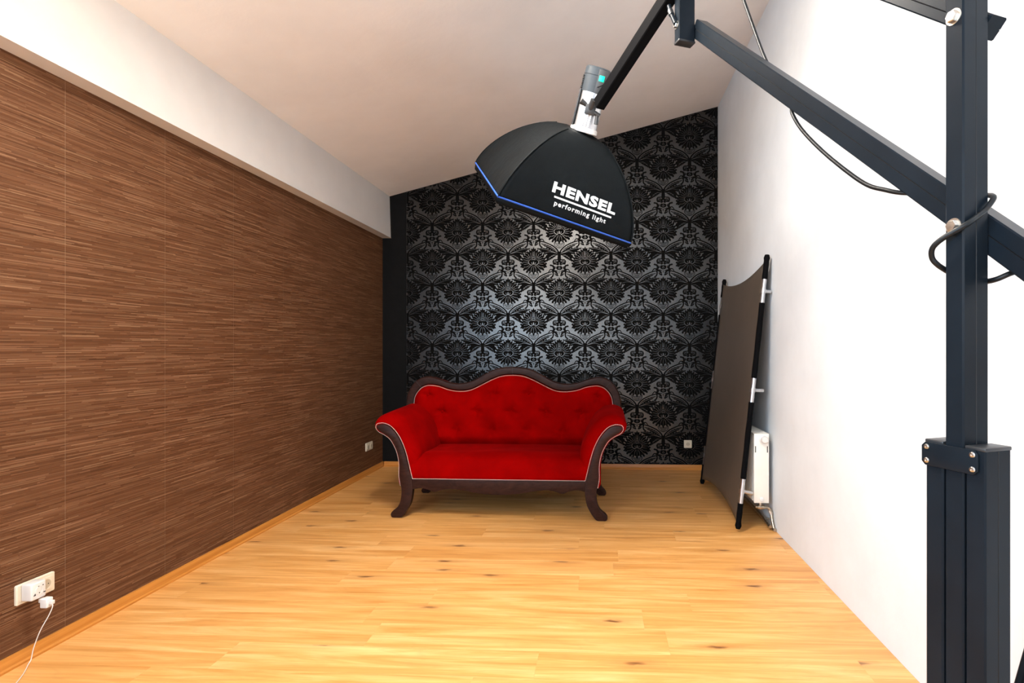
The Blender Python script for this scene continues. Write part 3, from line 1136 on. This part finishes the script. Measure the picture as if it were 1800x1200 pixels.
def hexbolt(p, nrm, parent, af=0.0125, h=0.0115):
    F = frame(p, nrm, (0, 0.5, 1))
    lathe('washer', [(0.006, 0.0), (0.0165, 0.0), (0.0165, 0.0022), (0.006, 0.0022)], F, M_STEEL, parent, 24)
    bm = bmesh.new()
    rings = []
    for r, hz in ((af, 0.0022), (af, h - 0.002), (af * 0.86, h), (0.0005, h + 0.0002)):
        rings.append([bm.verts.new(F @ Vector((r * math.cos(2 * PI * k_ / 6), r * math.sin(2 * PI * k_ / 6), hz))) for k_ in range(6)])
    for a, b in zip(rings, rings[1:]):
        for k_ in range(6):
            bm.faces.new([a[k_], a[(k_ + 1) % 6], b[(k_ + 1) % 6], b[k_]])
    bm.faces.new(rings[0])
    bm.faces.new(rings[-1])
    return from_bm('hex_bolt', bm, M_STEEL, parent, auto=None)


for zz in (1.958, 1.516):
    hexbolt((-B_ / 2, 0, zz), (-1, 0, 0), boom)
# end link joining the arms
LY = 1.167
profile_bar('end_link', (0, LY, 2.535), (0, LY, 3.16), (1, 0, 0), B_, (0, 1, 0), A_, boom, groove=())
box('end_cap', -B_ / 2 - 0.001, B_ / 2 + 0.001, LY - A_ / 2 - 0.001, LY + A_ / 2 + 0.001, 2.526, 2.535, M_BLACKPLASTIC, boom, 0.002)
hexbolt((-B_ / 2, LY, 2.60), (-1, 0, 0), boom)


def to_local(p):
    return Matrix.Rotation(-RZ, 3, 'Z') @ (Vector(p) - Vector((STX, STY, 0)))


# lamp arm hanging from the link
LA0, LA1 = to_local((0.352, 2.196, 2.793)), to_local((-0.012, 2.80, 2.515))
dl = (LA1 - LA0).normalized()
sxv = dl.cross(Vector((0, 0, 1))).normalized()
profile_bar('lamp_arm', LA0, LA1, sxv, 0.050, sxv.cross(dl), 0.062, boom, groove=(), bev=0.004, m=M_SLEEVE)
tube('gas_strut', [(-0.046, LY - 0.006, 2.60), (-0.050, LY + 0.022, 2.655), (-0.052, LY + 0.04, 2.70)], [0.0095, 0.0095, 0.0095], M_BLACKMETAL, boom, 12)
tube('strut_collar', [(-0.05, LY + 0.020, 2.651), (-0.052, LY + 0.03, 2.674)], 0.012, M_BLACKPLASTIC, boom, 12)

# ------------------------------------------------------------------ flash head
RING = Vector((-0.0965, 2.950, 2.442))
HTOP = Vector((-0.012, 2.853, 2.727))
hz = (HTOP - RING)
HL = hz.length
hz.normalize()
tocam = (Vector((0, 0, 1.26)) - RING)
FH = frame((0, 0, 0), hz, tuple(-tocam.cross(hz)))   # local x to the right in view, y away from the camera
head = empty('studio_flash', tuple(RING), 0, 'silver and grey studio flash head clamped to the boom arm', 'flash')


def hpts(r, flat, n=32):
    """rounded cross-section: circle with a flat control side towards the camera right"""
    return [(r * math.cos(2 * PI * k_ / n), r * math.sin(2 * PI * k_ / n)) for k_ in range(n)]


def head_loft(name, rings, m, n=32, a0=0, a1=360, auto=35):
    bm = bmesh.new()
    R = []
    for r, h in rings:
        row = []
        for k_ in range(n):
            an = 2 * PI * k_ / n
            # squarish superellipse section
            c_, s_ = math.cos(an), math.sin(an)
            q = (abs(c_) ** 4 + abs(s_) ** 4) ** (-0.25)
            q = 1 + (q - 1) * 0.55
            row.append(bm.verts.new(FH.to_3x3() @ Vector((r * q * c_, r * q * s_, h))))
        R.append(row)
    for a, b in zip(R, R[1:]):
        for k_ in range(n):
            bm.faces.new([a[k_], a[(k_ + 1) % n], b[(k_ + 1) % n], b[k_]])
    bm.faces.new(R[0])
    bm.faces.new(R[-1])
    return from_bm(name, bm, m, head, auto=auto)


HR = 0.068
head_loft('collar', [(0.072, -0.012), (0.075, -0.008), (0.075, 0.010), (0.070, 0.014)], M_WHITEPL)
head_loft('body', [(HR, 0.014), (HR, HL * 0.60)], M_ALU)
head_loft('rear_housing', [(HR + 0.001, HL * 0.60), (HR + 0.001, HL * 0.86), (HR - 0.001, HL * 0.862), (HR - 0.001, HL * 0.868), (HR + 0.001, HL * 0.87), (HR, HL * 0.985), (HR - 0.006, HL)], M_GREYPLASTIC)
H3 = FH.to_3x3()


def hbox(name, x0, x1, y0, y1, z0, z1, m, bev=0.002, parent=None):
    return box(name, x0, x1, y0, y1, z0, z1, m, parent or head, bev, M=FH)


# cooling ribs on the silver body, dark name strip and vents on the left side
for xx in (-0.012, 0.004, 0.020):
    hbox('body_rib', xx - 0.003, xx + 0.003, -HR - 0.004, -HR + 0.006, 0.016, HL * 0.59, M_ALU)
strip = hbox('name_strip', -HR - 0.0035, -HR + 0.006, -0.052, 0.035, 0.014, HL * 0.62, M_BLACKPLASTIC)
for i in range(8):
    hbox('vent_slot', -HR - 0.003, -HR + 0.004, -0.045, 0.02, HL * (0.64 + i * 0.027), HL * (0.652 + i * 0.027), M_SLOT, 0.0008)
hbox('control_panel', 0.004, 0.058, -HR - 0.0045, -HR + 0.006, HL * 0.60, HL * 0.97, M_BLACKPLASTIC)
hbox('display', 0.012, 0.040, -HR - 0.0062, -HR, HL * 0.79, HL * 0.88, M_GREEN, 0.001)
br = hbox('clamp_bracket', -0.020, 0.034, -HR - 0.045, -HR - 0.002, HL * 0.25, HL * 0.40, M_BLACKPLASTIC, 0.004)
tube('clamp_knob', [H3 @ Vector((-0.050, -HR - 0.03, HL * 0.42)), H3 @ Vector((-0.018, -HR - 0.03, HL * 0.38))], [0.016, 0.010], M_BLACKPLASTIC, head, 12)
tube('clamp_knob', [H3 @ Vector((0.030, -HR - 0.035, HL * 0.30)), H3 @ Vector((0.062, -HR - 0.035, HL * 0.27))], [0.012, 0.012], M_BLACKPLASTIC, head, 12)
tube('clamp_lever', [H3 @ Vector((0.048, -HR - 0.035, HL * 0.29)), H3 @ Vector((0.055, -HR - 0.040, HL * 0.13))], [0.009, 0.011], M_BLACKPLASTIC, head, 10)
tube('spigot', [H3 @ Vector((0.006, -HR - 0.028, HL * 0.33)), H3 @ Vector((0.014, -HR - 0.05, HL * 0.48))], 0.018, M_BLACKPLASTIC, head, 14)


def text_mesh(body, size, offset=0.0, spacing=1.0):
    cu = bpy.data.curves.new('lettering', 'FONT')
    cu.body = body
    cu.size = size
    cu.offset = offset
    cu.space_character = spacing
    cu.resolution_u = 3
    ob = bpy.data.objects.new('lettering', cu)
    COL.objects.link(ob)
    dg = bpy.context.evaluated_depsgraph_get()
    dg.update()
    me = bpy.data.meshes.new_from_object(ob.evaluated_get(dg))
    bpy.data.objects.remove(ob)
    vs = [v.co.copy() for v in me.vertices]
    fs = [tuple(p.vertices) for p in me.polygons]
    bpy.data.meshes.remove(me)
    return vs, fs


vs, fs = text_mesh('hensel', 0.05, 0.0008, 1.05)
tw = max(v.x for v in vs)
k_ = 0.12 / tw
mk('brand_lettering', [H3 @ Vector((-HR - 0.0042, 0.004 - (v.y - 0.012) * k_ * 1.2, 0.035 + v.x * k_)) for v in vs], fs, M_PRINT, head)

# ------------------------------------------------------------------ softbox
SBC = Vector((-0.311, 3.128, 2.074))
SM = Matrix(((0.848, -0.338, 0.407), (0.489, 0.797, -0.356), (-0.204, 0.501, 0.841)))
sbox = empty('softbox', tuple(SBC), 0, 'black rectangular softbox with blue piping and white lettering, hung above the sofa', 'softbox')
W2, D2, SL = 0.393, 0.370, 0.452
RX, RY = 0.022, 0.0


def sb_pt(p, q, s):
    """surface of the hood. p,q on the unit square, s 0 at the ring, 1 at the seam above the skirt"""
    kk = (1 - (1 - s) ** 1.52) ** (1 / 1.52)
    r0 = 0.070
    hx = r0 + (W2 - r0) * kk
    hy = r0 + (D2 - r0) * kk
    zz = 0.035 + (SL - 0.035) * (1 - s)
    # cloth pulled slightly in between the rods
    sag = 1 - 0.045 * math.sin(PI * s) * (1 - max(0.0, min(1.0, abs(p) if abs(q) > 0.999 else abs(q))) ** 2)
    cx_ = RX * (1 - kk)
    x, y = p * hx, q * hy
    if abs(q) > 0.999:
        y *= sag
    else:
        x *= sag
    return Vector((cx_ + x, y, zz))


sides = {
    'side_panel_front': lambda t, s: sb_pt(t, -1, s),
    'side_panel_right': lambda t, s: sb_pt(1, t, s),
    'side_panel_rear': lambda t, s: sb_pt(-t, 1, s),
    'side_panel_left': lambda t, s: sb_pt(-1, -t, s),
}
NT, NS = 28, 28
for nm, fn in sides.items():
    vs, fs = [], []
    for j in range(NS + 1):
        for i in range(NT + 1):
            vs.append(SM @ fn(-1 + 2 * i / NT, j / NS))
    for j in range(NS):
        for i in range(NT):
            q = j * (NT + 1) + i
            fs.append((q, q + 1, q + NT + 2, q + NT + 1))
    o = mk('side_panel', vs, fs, M_SOFTBOX, sbox, smooth=True)
    sol = o.modifiers.new('thickness', 'SOLIDIFY')
    sol.thickness = 0.0015
    sol.offset = 0
# rods under the cloth show as seams
for p in (-1, 1):
    for q in (-1, 1):
        tube('rod_seam', [SM @ (sb_pt(p, q, 0.03 + 0.97 * i / 20) + Vector((0.0005 * p, 0.0005 * q, 0))) for i in range(21)], 0.0042, M_SOFTBOX, sbox, 8)
# skirt in front of the seam, piping, diffuser
for (ax, ay), (bx_, by_) in (((-1, -1), (1, -1)), ((1, -1), (1, 1)), ((1, 1), (-1, 1)), ((-1, 1), (-1, -1))):
    vs = []
    for zz, k2 in ((0.035, 1.0), (0.016, 0.994), (0.0, 0.985)):
        for i in range(13):
            t = i / 12
            x, y = ax + (bx_ - ax) * t, ay + (by_ - ay) * t
            inn = 1 - 0.012 * math.sin(PI * t) * (1 if zz < 0.03 else 0)
            vs.append(SM @ Vector((x * W2 * k2 * inn, y * D2 * k2 * inn, zz)))
    fs = [(r * 13 + i, r * 13 + i + 1, (r + 1) * 13 + i + 1, (r + 1) * 13 + i) for r in range(2) for i in range(12)]
    o = mk('skirt', vs, fs, M_SOFTBOX, sbox, smooth=True)
    sol = o.modifiers.new('thickness', 'SOLIDIFY')
    sol.thickness = 0.002
    sol.offset = 0
    pth = [SM @ Vector(((ax + (bx_ - ax) * i / 16) * (W2 + 0.001), (ay + (by_ - ay) * i / 16) * (D2 + 0.001), 0.035)) for i in range(17)]
    tube('blue_piping', pth, 0.0048, M_BLUE, sbox, 8)
mk('diffuser', [SM @ Vector((x * W2 * 0.97, y * D2 * 0.97, 0.02)) for x, y in ((-1, -1), (1, -1), (1, 1), (-1, 1))], [(0, 1, 2, 3)], M_DIFF, sbox)
# lettering on the panel that faces the room
xs_arc = None


def on_panel(xm, hm):
    """xm metres from the middle along the long edge, hm metres up the cloth from the seam"""
    s, acc = 1.0, 0.0
    prev = sb_pt(0, -1, 1.0)
    while acc < hm and s > 0:
        s -= 0.004
        cur = sb_pt(0, -1, s)
        acc += (cur - prev).length
        prev = cur
    half = abs(sb_pt(1, -1, s).x - sb_pt(-1, -1, s).x) / 2
    t = xm / half
    p = sb_pt(t, -1, s)
    e = 0.01
    n_ = (sb_pt(t + e, -1, s) - sb_pt(t - e, -1, s)).cross(sb_pt(t, -1, s - e) - sb_pt(t, -1, min(1, s + e)))
    n_.normalize()
    if n_.y > 0:
        n_ = -n_
    return SM @ (p + n_ * 0.0022)


def panel_text(body, x0, x1, h0, h1, offset, spacing, cap='H'):
    vs, fs = text_mesh(body, 1.0, offset, spacing)
    bm = bmesh.new()
    bv = [bm.verts.new(v) for v in vs]
    for f in fs:
        try:
            bm.faces.new([bv[i] for i in f])
        except ValueError:
            pass
    for q in range(2):
        es = [e for e in bm.edges if e.calc_length() > 0.25]
        if es:
            bmesh.ops.subdivide_edges(bm, edges=es, cuts=1)
    bmesh.ops.triangulate(bm, faces=bm.faces)
    mx, mn = max(v.co.x for v in bm.verts), min(v.co.x for v in bm.verts)
    capv, _ = text_mesh(cap, 1.0, offset, 1.0)
    ct, cb = max(v.y for v in capv), min(v.y for v in capv)
    for v in bm.verts:
        xm = x0 + (v.co.x - mn) / (mx - mn) * (x1 - x0)
        hm = h0 + (v.co.y - cb) / (ct - cb) * (h1 - h0)
        v.co = on_panel(xm, hm)
    return from_bm('brand_lettering', bm, M_PRINT, sbox)


panel_text('HENSEL', -0.135, 0.245, 0.112, 0.168, 0.045, 1.10)
panel_text('performing light', -0.105, 0.205, 0.052, 0.076, 0.022, 1.22, cap='h')
vs = [on_panel(-0.115 + 0.345 * i / 20, hm) for hm in (0.089, 0.098) for i in range(21)]
mk('brand_underline', vs, [(i, i + 1, 22 + i, 21 + i) for i in range(20)], M_PRINT, sbox)

# ------------------------------------------------------------------ black power cable
RZm = Matrix.Rotation(RZ, 3, 'Z')


def st(p):
    return RZm @ Vector(p) + Vector((STX, STY, 0))


cab = [(0.10, 1.10, 2.98), (0.098, 0.99, 2.76), (0.098, 0.928, 2.63), (0.098, 0.866, 2.485), (0.098, 0.779, 2.287), (0.099, 0.70, 2.15), (0.085, 0.635, 2.065), (0.066, 0.604, 2.014), (0.064, 0.559, 1.945), (0.064, 0.476, 1.851), (0.064, 0.38, 1.758), (0.064, 0.312, 1.701), (0.066, 0.258, 1.673), (0.072, 0.217, 1.655), (0.100, 0.16, 1.64), (0.104, 0.08, 1.615), (0.070, 0.005, 1.592), (0.050, -0.018, 1.583), (0.036, -0.030, 1.572), (0.012, -0.029, 1.546), (-0.013, -0.029, 1.530), (-0.040, -0.029, 1.514), (-0.050, -0.014, 1.503), (-0.058, 0.010, 1.490), (-0.060, 0.030, 1.474), (-0.052, 0.038, 1.455), (-0.042, 0.034, 1.440), (-0.015, 0.030, 1.425), (0.032, 0.030, 1.408), (0.050, 0.0, 1.402), (0.044, -0.030, 1.403), (0.055, -0.050, 1.413), (0.09, -0.055, 1.424), (0.152, -0.05, 1.443), (0.22, -0.05, 1.40)]
pc = tube('power_cable', catmull([st(p) for p in cab], 5), 0.0058, M_RUBBER, None, 10)
tag(pc, 'black power cable sagging under the boom arm and looped round its mast', 'cable')
lc = [(-0.02, 2.79, 2.60), (0.012, 2.765, 2.602), (0.055, 2.715, 2.625), (0.105, 2.64, 2.675), (0.15, 2.55, 2.71), (0.20, 2.46, 2.74), (0.28, 2.33, 2.79)]
sc_ = tube('flash_cable', catmull([Vector(p) for p in lc], 6), 0.0036, M_RUBBER, None, 8)
tag(sc_, 'thin black cable hanging in a small loop beside the flash head', 'cable')

# ------------------------------------------------------------------ reflector panel leaning on the right wall
refl = empty('reflector_panel', (0.925, 3.74, 0), 0, 'tall dark folding reflector panel leaning against the white wall', 'reflector')
RO = Vector((0.925, 3.74, 0))
n0, n1 = Vector((0.930, 3.74, 0.022)), Vector((1.158, 3.845, 1.905))
f0, f1 = Vector((0.912, 4.955, 0.022)), Vector((1.158, 5.155, 1.895))
n_out = Vector((-1, 0, 0.12)).normalized()
for a, b, r in ((n0, n1, 0.0185), (f0, f1, 0.0185)):
    rn = [a.lerp(b, t) - RO for t in (0, 1)]
    tube('frame_tube', [rn[0] + (rn[1] - rn[0]) * 0.02, rn[0] + (rn[1] - rn[0]) * 0.98], 0.015, M_ALU, refl, 14)
    dirv = (rn[1] - rn[0])
    joints = [0.135, 0.50, 0.865]
    cuts = [0.0] + [q for j in joints for q in (j - 0.044, j + 0.044)] + [1.0]
    for c0, c1 in zip(cuts[0::2], cuts[1::2]):
        steps = [c0 + (c1 - c0) * q / 8 for q in range(9)]
        rad = [r + 0.001 * math.sin(q * 1.7) for q in range(9)]
        if c0 == 0.0:
            rad[0] = r * 0.75
            rad[1] = r * 1.18
        if c1 == 1.0:
            rad[-1] = r * 0.8
            rad[-2] = r * 1.15
        tube('cloth_sleeve', [rn[0] + dirv * s_ for s_ in steps], rad, M_SLEEVE, refl, 14)
    for j in joints:
        p = rn[0] + dirv * j
        tube('hinge_ring', [p - dirv * 0.008, p + dirv * 0.008], 0.0185, M_ALU, refl, 14)
        if a is n0:
            q = p + Vector((0.075, 0.015, -0.02 if j < 0.2 else -0.004))
            if q.x + RO.x > XR - 0.004:
                q.x = XR - 0.014 - RO.x
            tube('stub_tube', [p, p.lerp(q, 0.5), q], 0.0125, M_ALU, refl, 12)
NU, NV = 24, 40
vs, fs = [], []
for i in range(NU + 1):
    t = i / NU
    for j in range(NV + 1):
        v = j / NV
        a = n0.lerp(n1, 0.02 + 0.955 * v)
        b = f0.lerp(f1, 0.02 + 0.955 * v)
        p = a.lerp(b, t)
        bow = 4 * t * (1 - t)
        d = (n1 - n0).normalized()
        p = p - d * (0.075 * bow * (max(0, (v - 0.5) * 2)) ** 2) + d * (0.075 * bow * (max(0, (0.5 - v) * 2)) ** 2)
        p = p + n_out * (0.010 - 0.012 * bow * math.sin(PI * v))
        vs.append(p - RO)
for i in range(NU):
    for j in range(NV):
        q = i * (NV + 1) + j
        fs.append((q, q + 1, q + NV + 2, q + NV + 1))
o = mk('cloth', vs, fs, M_PANEL, refl, smooth=True)
sol = o.modifiers.new('thickness', 'SOLIDIFY')
sol.thickness = 0.002

# ------------------------------------------------------------------ radiator
rad_ = empty('radiator', (1.105, 3.80, 0), 0, 'cream panel radiator on the white wall behind the leaning reflector', 'radiator')
RL = 1.2
x0, x1, z0, z1 = -0.050, 0.052, 0.183, 0.662
box('end_cover', x0, x1, 0, 0.004, z0, z1, M_ENAMEL, rad_, 0.0015)
box('rear_cover', x0, x1, RL - 0.004, RL, z0, z1, M_ENAMEL, rad_, 0.0015)
for nm, xx, sg in (('front_convector', x0, -1), ('back_convector', x1, 1)):
    pts = []
    n = 34
    pitch = (RL - 0.02) / n
    out = []
    for i in range(n):
        y = 0.01 + i * pitch
        out += [(xx + 0.0 * sg, y), (xx + 0.0 * sg, y + pitch * 0.52), (xx - 0.009 * sg, y + pitch * 0.64), (xx - 0.009 * sg, y + pitch * 0.88)]
    out.append((xx, RL - 0.01))
    back = [(xx - 0.013 * sg, RL - 0.01), (xx - 0.013 * sg, 0.01)]
    prism(nm, out + back, z0 + 0.006, z1 - 0.006, M_ENAMEL, rad_, axes='xy', auto=None)
for i in range(30):
    y = 0.012 + i * 0.04
    box('top_grille_bar', x0 + 0.004, x1 - 0.004, y, y + 0.020, z1 - 0.006, z1 - 0.001, M_ENAMEL, rad_, 0.001, 1)
box('grille_rail', x0, x0 + 0.005, 0.004, RL - 0.004, z1 - 0.012, z1, M_ENAMEL, rad_, 0.001)
box('grille_rail', x1 - 0.005, x1, 0.004, RL - 0.004, z1 - 0.012, z1, M_ENAMEL, rad_, 0.001)
for xx in (-0.040, 0.041):
    box('side_slot', xx - 0.003, xx + 0.003, -0.0008, 0.002, 0.532, 0.576, M_SLOT, rad_)
kn = lathe('thermostat_knob', [(0.030, 0.0), (0.030, 0.010), (0.024, 0.013), (0.023, 0.030), (0.019, 0.035), (0.001, 0.036)], frame((0.015, 0, 0.624), (0, -1, 0), (1, 0, 0)), M_WHITEPL, rad_, 28)
lathe('knob_cap', [(0.012, 0.0), (0.012, 0.005), (0.009, 0.007), (0.001, 0.007)], frame((0.028, -0.028, 0.618), (0, -1, 0), (1, 0, 0)), M_WHITEPL, rad_, 20)
lathe('blank_plug', [(0.017, 0.0), (0.017, 0.003), (0.0145, 0.003), (0.0145, 0.008), (0.012, 0.010), (0.001, 0.010)], frame((0.002, 0, 0.208), (0, -1, 0), (1, 0, 0)), M_WHITEPL, rad_, 24)
tube('valve_stem', [(0.0, 0.03, 0.185), (0.0, 0.03, 0.135)], [0.011, 0.011], M_PIPE, rad_, 14)
tube('valve_body', [(-0.032, 0.03, 0.148), (-0.018, 0.03, 0.148), (-0.017, 0.03, 0.148), (0.030, 0.03, 0.146)], [0.010, 0.010, 0.015, 0.014], M_PIPE, rad_, 14)
tube('supply_pipe', catmull([(0.03, 0.03, 0.146), (0.058, 0.03, 0.140), (0.072, 0.026, 0.120), (0.074, 0.02, 0.09), (0.074, -0.01, 0.045), (0.074, -0.035, 0.018)], 5), 0.0095, M_PIPE, rad_, 12)
tube('pipe_nut', [(0.066, 0.027, 0.126), (0.076, 0.020, 0.10)], 0.0135, M_PIPE, rad_, 6)
tube('return_pipe', catmull([(0.050, -0.03, 0.030), (0.046, 0.05, 0.042), (0.045, 0.3, 0.055), (0.045, 1.1, 0.055)], 5), 0.0095, M_PIPE, rad_, 12)
tube('floor_pipe', catmull([(0.078, -0.048, 0.012), (0.074, 0.0, 0.014), (0.070, 0.3, 0.018), (0.070, 1.1, 0.018)], 5), 0.0085, M_PIPE, rad_, 12)
tube('pipe_nut', [(0.078, -0.052, 0.014), (0.076, -0.022, 0.014)], 0.0125, M_PIPE, rad_, 6)
tube('pipe_nut', [(0.050, -0.034, 0.030), (0.048, -0.006, 0.034)], 0.0125, M_PIPE, rad_, 6)
tube('pipe_bracket', [(0.050, 0.10, 0.046), (0.086, 0.10, 0.046)], 0.006, M_PIPE, rad_, 8)


# ------------------------------------------------------------------ sockets
def socket(name, origin, nrm, xdir, gangs, label):
    root = empty(name, origin, 0, label, 'socket')
    F = frame((0, 0, 0), nrm, xdir)
    W = 0.080 + 0.071 * (gangs - 1)

    def rr(w, h, r, n=5):
        pts = []
        for cx_, cy_, a0 in ((w - r, h - r, 0), (-w + r, h - r, 90), (-w + r, -h + r, 180), (w - r, -h + r, 270)):
            for q in range(n + 1):
                a = math.radians(a0 + 90 * q / n)
                pts.append((cx_ + r * math.cos(a), cy_ + r * math.sin(a)))
        return pts

    def slab(nm, cx_, w, h, r, zlo, zhi, m, parent, bev):
        bm = bmesh.new()
        P = rr(w, h, r)
        rings = [[(a, b, zlo) for a, b in P], [(a, b, zhi - bev) for a, b in P], [(a * (1 - bev / w), b * (1 - bev / h), zhi) for a, b in P]]
        V = [[bm.verts.new(F @ Vector((a + cx_, b, c))) for a, b, c in R] for R in rings]
        n = len(P)
        for A, B in zip(V, V[1:]):
            for q in range(n):
                bm.faces.new([A[q], A[(q + 1) % n], B[(q + 1) % n], B[q]])
        bm.faces.new(V[0])
        bm.faces.new(V[-1])
        return from_bm(nm, bm, m, parent, auto=30)
    slab('cover_frame', 0, W / 2, 0.040, 0.006, 0.0, 0.010, M_SOCKET, root, 0.003)
    for gi in range(gangs):
        cx_ = (gi - (gangs - 1) / 2) * 0.071
        ins = slab('insert', cx_, 0.0275, 0.0275, 0.003, 0.009, 0.0125, M_SOCKET, root, 0.001)
        Fm = F @ Matrix.Translation((cx_, 0, 0))
        # recessed round well drawn by a raised rim and a darker floor
        lathe('well_rim', [(0.0195, 0.0125), (0.0205, 0.0135), (0.0215, 0.0125)], Fm, M_SOCKET, ins, 28, caps=False)
        lathe('well_floor', [(0.0005, 0.0128), (0.0193, 0.0128)], Fm, noisy_well, ins, 28, caps=False)
        for px in (-0.0095, 0.0095):
            lathe('pin_hole', [(0.0005, 0.0131), (0.0026, 0.0131)], Fm @ Matrix.Translation((px, 0, 0)), M_SLOT, ins, 12, caps=False)
        for py in (-0.0175, 0.0175):
            pts = [Fm @ Vector((a, py + b, 0.0133)) for a, b in ((-0.003, -0.0015), (0.003, -0.0015), (0.003, 0.0015), (-0.003, 0.0015))]
            mk('earth_clip', pts, [(0, 1, 2, 3)], M_STEEL, ins)
    return root


noisy_well = mat('socket_well', (0.50, 0.44, 0.33), 0.4)
socket('wall_socket', (0.889, YB - 0.0012, 0.264), (0, -1, 0), (1, 0, 0), 1, 'single ivory wall socket on the black damask wall')
socket('double_socket', (XL + 0.0, 5.275, 0.273), (1, 0, 0), (0, 1, 0), 2, 'double ivory wall socket on the brown wall beside the sofa')
socket('double_socket', (XL + 0.0, 2.092, 0.275), (1, 0, 0), (0, 1, 0), 2, 'double ivory wall socket holding the white plug adapter')

# multi-way adapter in the near half of the double socket
ad = empty('plug_adapter', (XL + 0.0135, 2.060, 0.277), 0, 'white multi-way plug adapter in the double socket', 'adapter')
box('adapter_body', 0, 0.046, -0.032, 0.026, -0.028, 0.040, M_WHITEPL, ad, 0.006, 3)
for zz, yy in ((0.022, 0.004), (-0.004, -0.010)):
    for dy in (-0.0085, 0.0085):
        lathe('pin_hole', [(0.0005, 0.0463), (0.0026, 0.0463)], frame((0, yy + dy, zz), (1, 0, 0), (0, 1, 0)), M_SLOT, ad, 10, caps=False)
lathe('outlet_rim', [(0.0135, 0.046), (0.0145, 0.047), (0.0155, 0.046)], frame((0, -0.004, 0.006), (1, 0, 0), (0, 1, 0)), M_WHITEPL, ad, 24, caps=False)
for dy in (-0.02, 0.018):
    box('shutter_slot', 0.0455, 0.0466, dy - 0.004, dy + 0.004, -0.010, -0.006, M_SLOT, ad)
ch = empty('usb_charger', (XL + 0.060, 2.072, 0.243), 0, 'small white USB charger hanging from the plug adapter with its cable', 'charger')
box('charger_body', 0, 0.030, -0.014, 0.014, -0.034, 0.004, M_WHITEPL, ch, 0.004, 3)
box('charger_neck', -0.010, 0.004, -0.010, 0.010, -0.014, 0.002, M_WHITEPL, ch, 0.002)
box('usb_plug', 0.026, 0.044, -0.006, 0.008, -0.022, -0.006, M_WHITEPL, ch, 0.003, 2)
co = Vector((XL + 0.060, 2.072, 0.243))
cpts = [(-2.222, 2.073, 0.229), (-2.214, 2.070, 0.214), (-2.222, 2.062, 0.180), (-2.243, 2.048, 0.125), (-2.262, 2.040, 0.060), (-2.268, 2.036, 0.018), (-2.262, 2.018, 0.0045), (-2.227, 1.973, 0.003), (-2.192, 1.918, 0.003), (-2.15, 1.84, 0.003), (-2.10, 1.70, 0.003), (-2.08, 1.45, 0.003)]
tube('charging_cable', catmull([Vector(p) - co for p in cpts], 6), 0.0017, M_WHITEPL, ch, 8)

# ------------------------------------------------------------------ folded stand leaning at the right edge
fs_ = empty('folded_stand', (0.917, 1.395, 0), 0, 'thin black folded tripod leg leaning on the white wall at the right edge', 'tripod')
b0, b1 = Vector((0.004, 0.0, 0.010)), Vector((0.262, 0.014, 0.92))
for i, (dx, dy) in enumerate(((0, 0), (0.004, -0.028), (0.006, -0.056))):
    tube('tripod_leg', [b0 + Vector((dx, dy, 0)), b1 + Vector((dx, dy, 0))], 0.0095, M_BLACKMETAL, fs_, 12)
    tube('rubber_foot', [b0 + Vector((dx, dy, -0.004)), b0 + Vector((dx, dy, 0)).lerp(b1, 0.0) + (b1 - b0) * 0.03 + Vector((0, 0, 0))], 0.0125, M_RUBBER, fs_, 12)
dd = b1 - b0
tube('leg_collar', [b0 + dd * 0.90 + Vector((0.006, -0.07, 0)), b0 + dd * 0.90 + Vector((0, 0.012, 0))], 0.012, M_BLACKPLASTIC, fs_, 10)

# ------------------------------------------------------------------ warm lamps above and left of the frame
def globe_lamp(x, y, z, energy, color, label):
    lamp = empty('pendant_lamp', (x, y, z), 0, label, 'lamp')
    cz = ceil_z(x) - z
    tube('lamp_cord', [(0, 0, 0.10), (0, 0, cz - 0.02)], 0.004, M_RUBBER, lamp, 8)
    lathe('ceiling_rose', [(0.045, cz + 0.010), (0.045, cz - 0.012), (0.012, cz - 0.035)], Matrix.Identity(4), M_WHITEPL, lamp, 24)
    lathe('lamp_holder', [(0.022, 0.075), (0.022, 0.11), (0.008, 0.125)], Matrix.Identity(4), M_WHITEPL, lamp, 20)
    lathe('globe_shade', [(0.11 * math.sin(PI * i / 16) + 0.0005, -0.11 * math.cos(PI * i / 16)) for i in range(17)], Matrix.Identity(4), mat('lit_opal_glass', (0.9, 0.88, 0.84), 0.4, emit=color, estr=energy / (PI * 4 * PI * 0.11 ** 2)), lamp, 28)


globe_lamp(-1.38, 1.0, 2.48, 32.0, (1.0, 0.70, 0.36), 'opal globe lamp hanging low near the white beam')
# flat square ceiling light above the middle of the room
cl_x, cl_y, cl_h = -0.55, 2.15, 0.32
sl = math.atan(0.2535)
clight = empty('ceiling_light', (cl_x, cl_y, ceil_z(cl_x)), 0, 'flat square white ceiling light above the middle of the room', 'lamp')
CM = Matrix.Rotation(-sl, 4, 'Y')
box('light_housing', -cl_h - 0.02, cl_h + 0.02, -cl_h - 0.02, cl_h + 0.02, -0.040, 0.0, M_WHITEPL, clight, 0.003, M=CM)
box('light_diffuser', -cl_h, cl_h, -cl_h, cl_h, -0.046, -0.0405, mat('lit_diffuser', (0.9, 0.9, 0.9), 0.5, emit=(1.0, 0.92, 0.82), estr=105.0 / (PI * 4 * cl_h * cl_h)), clight, M=CM)
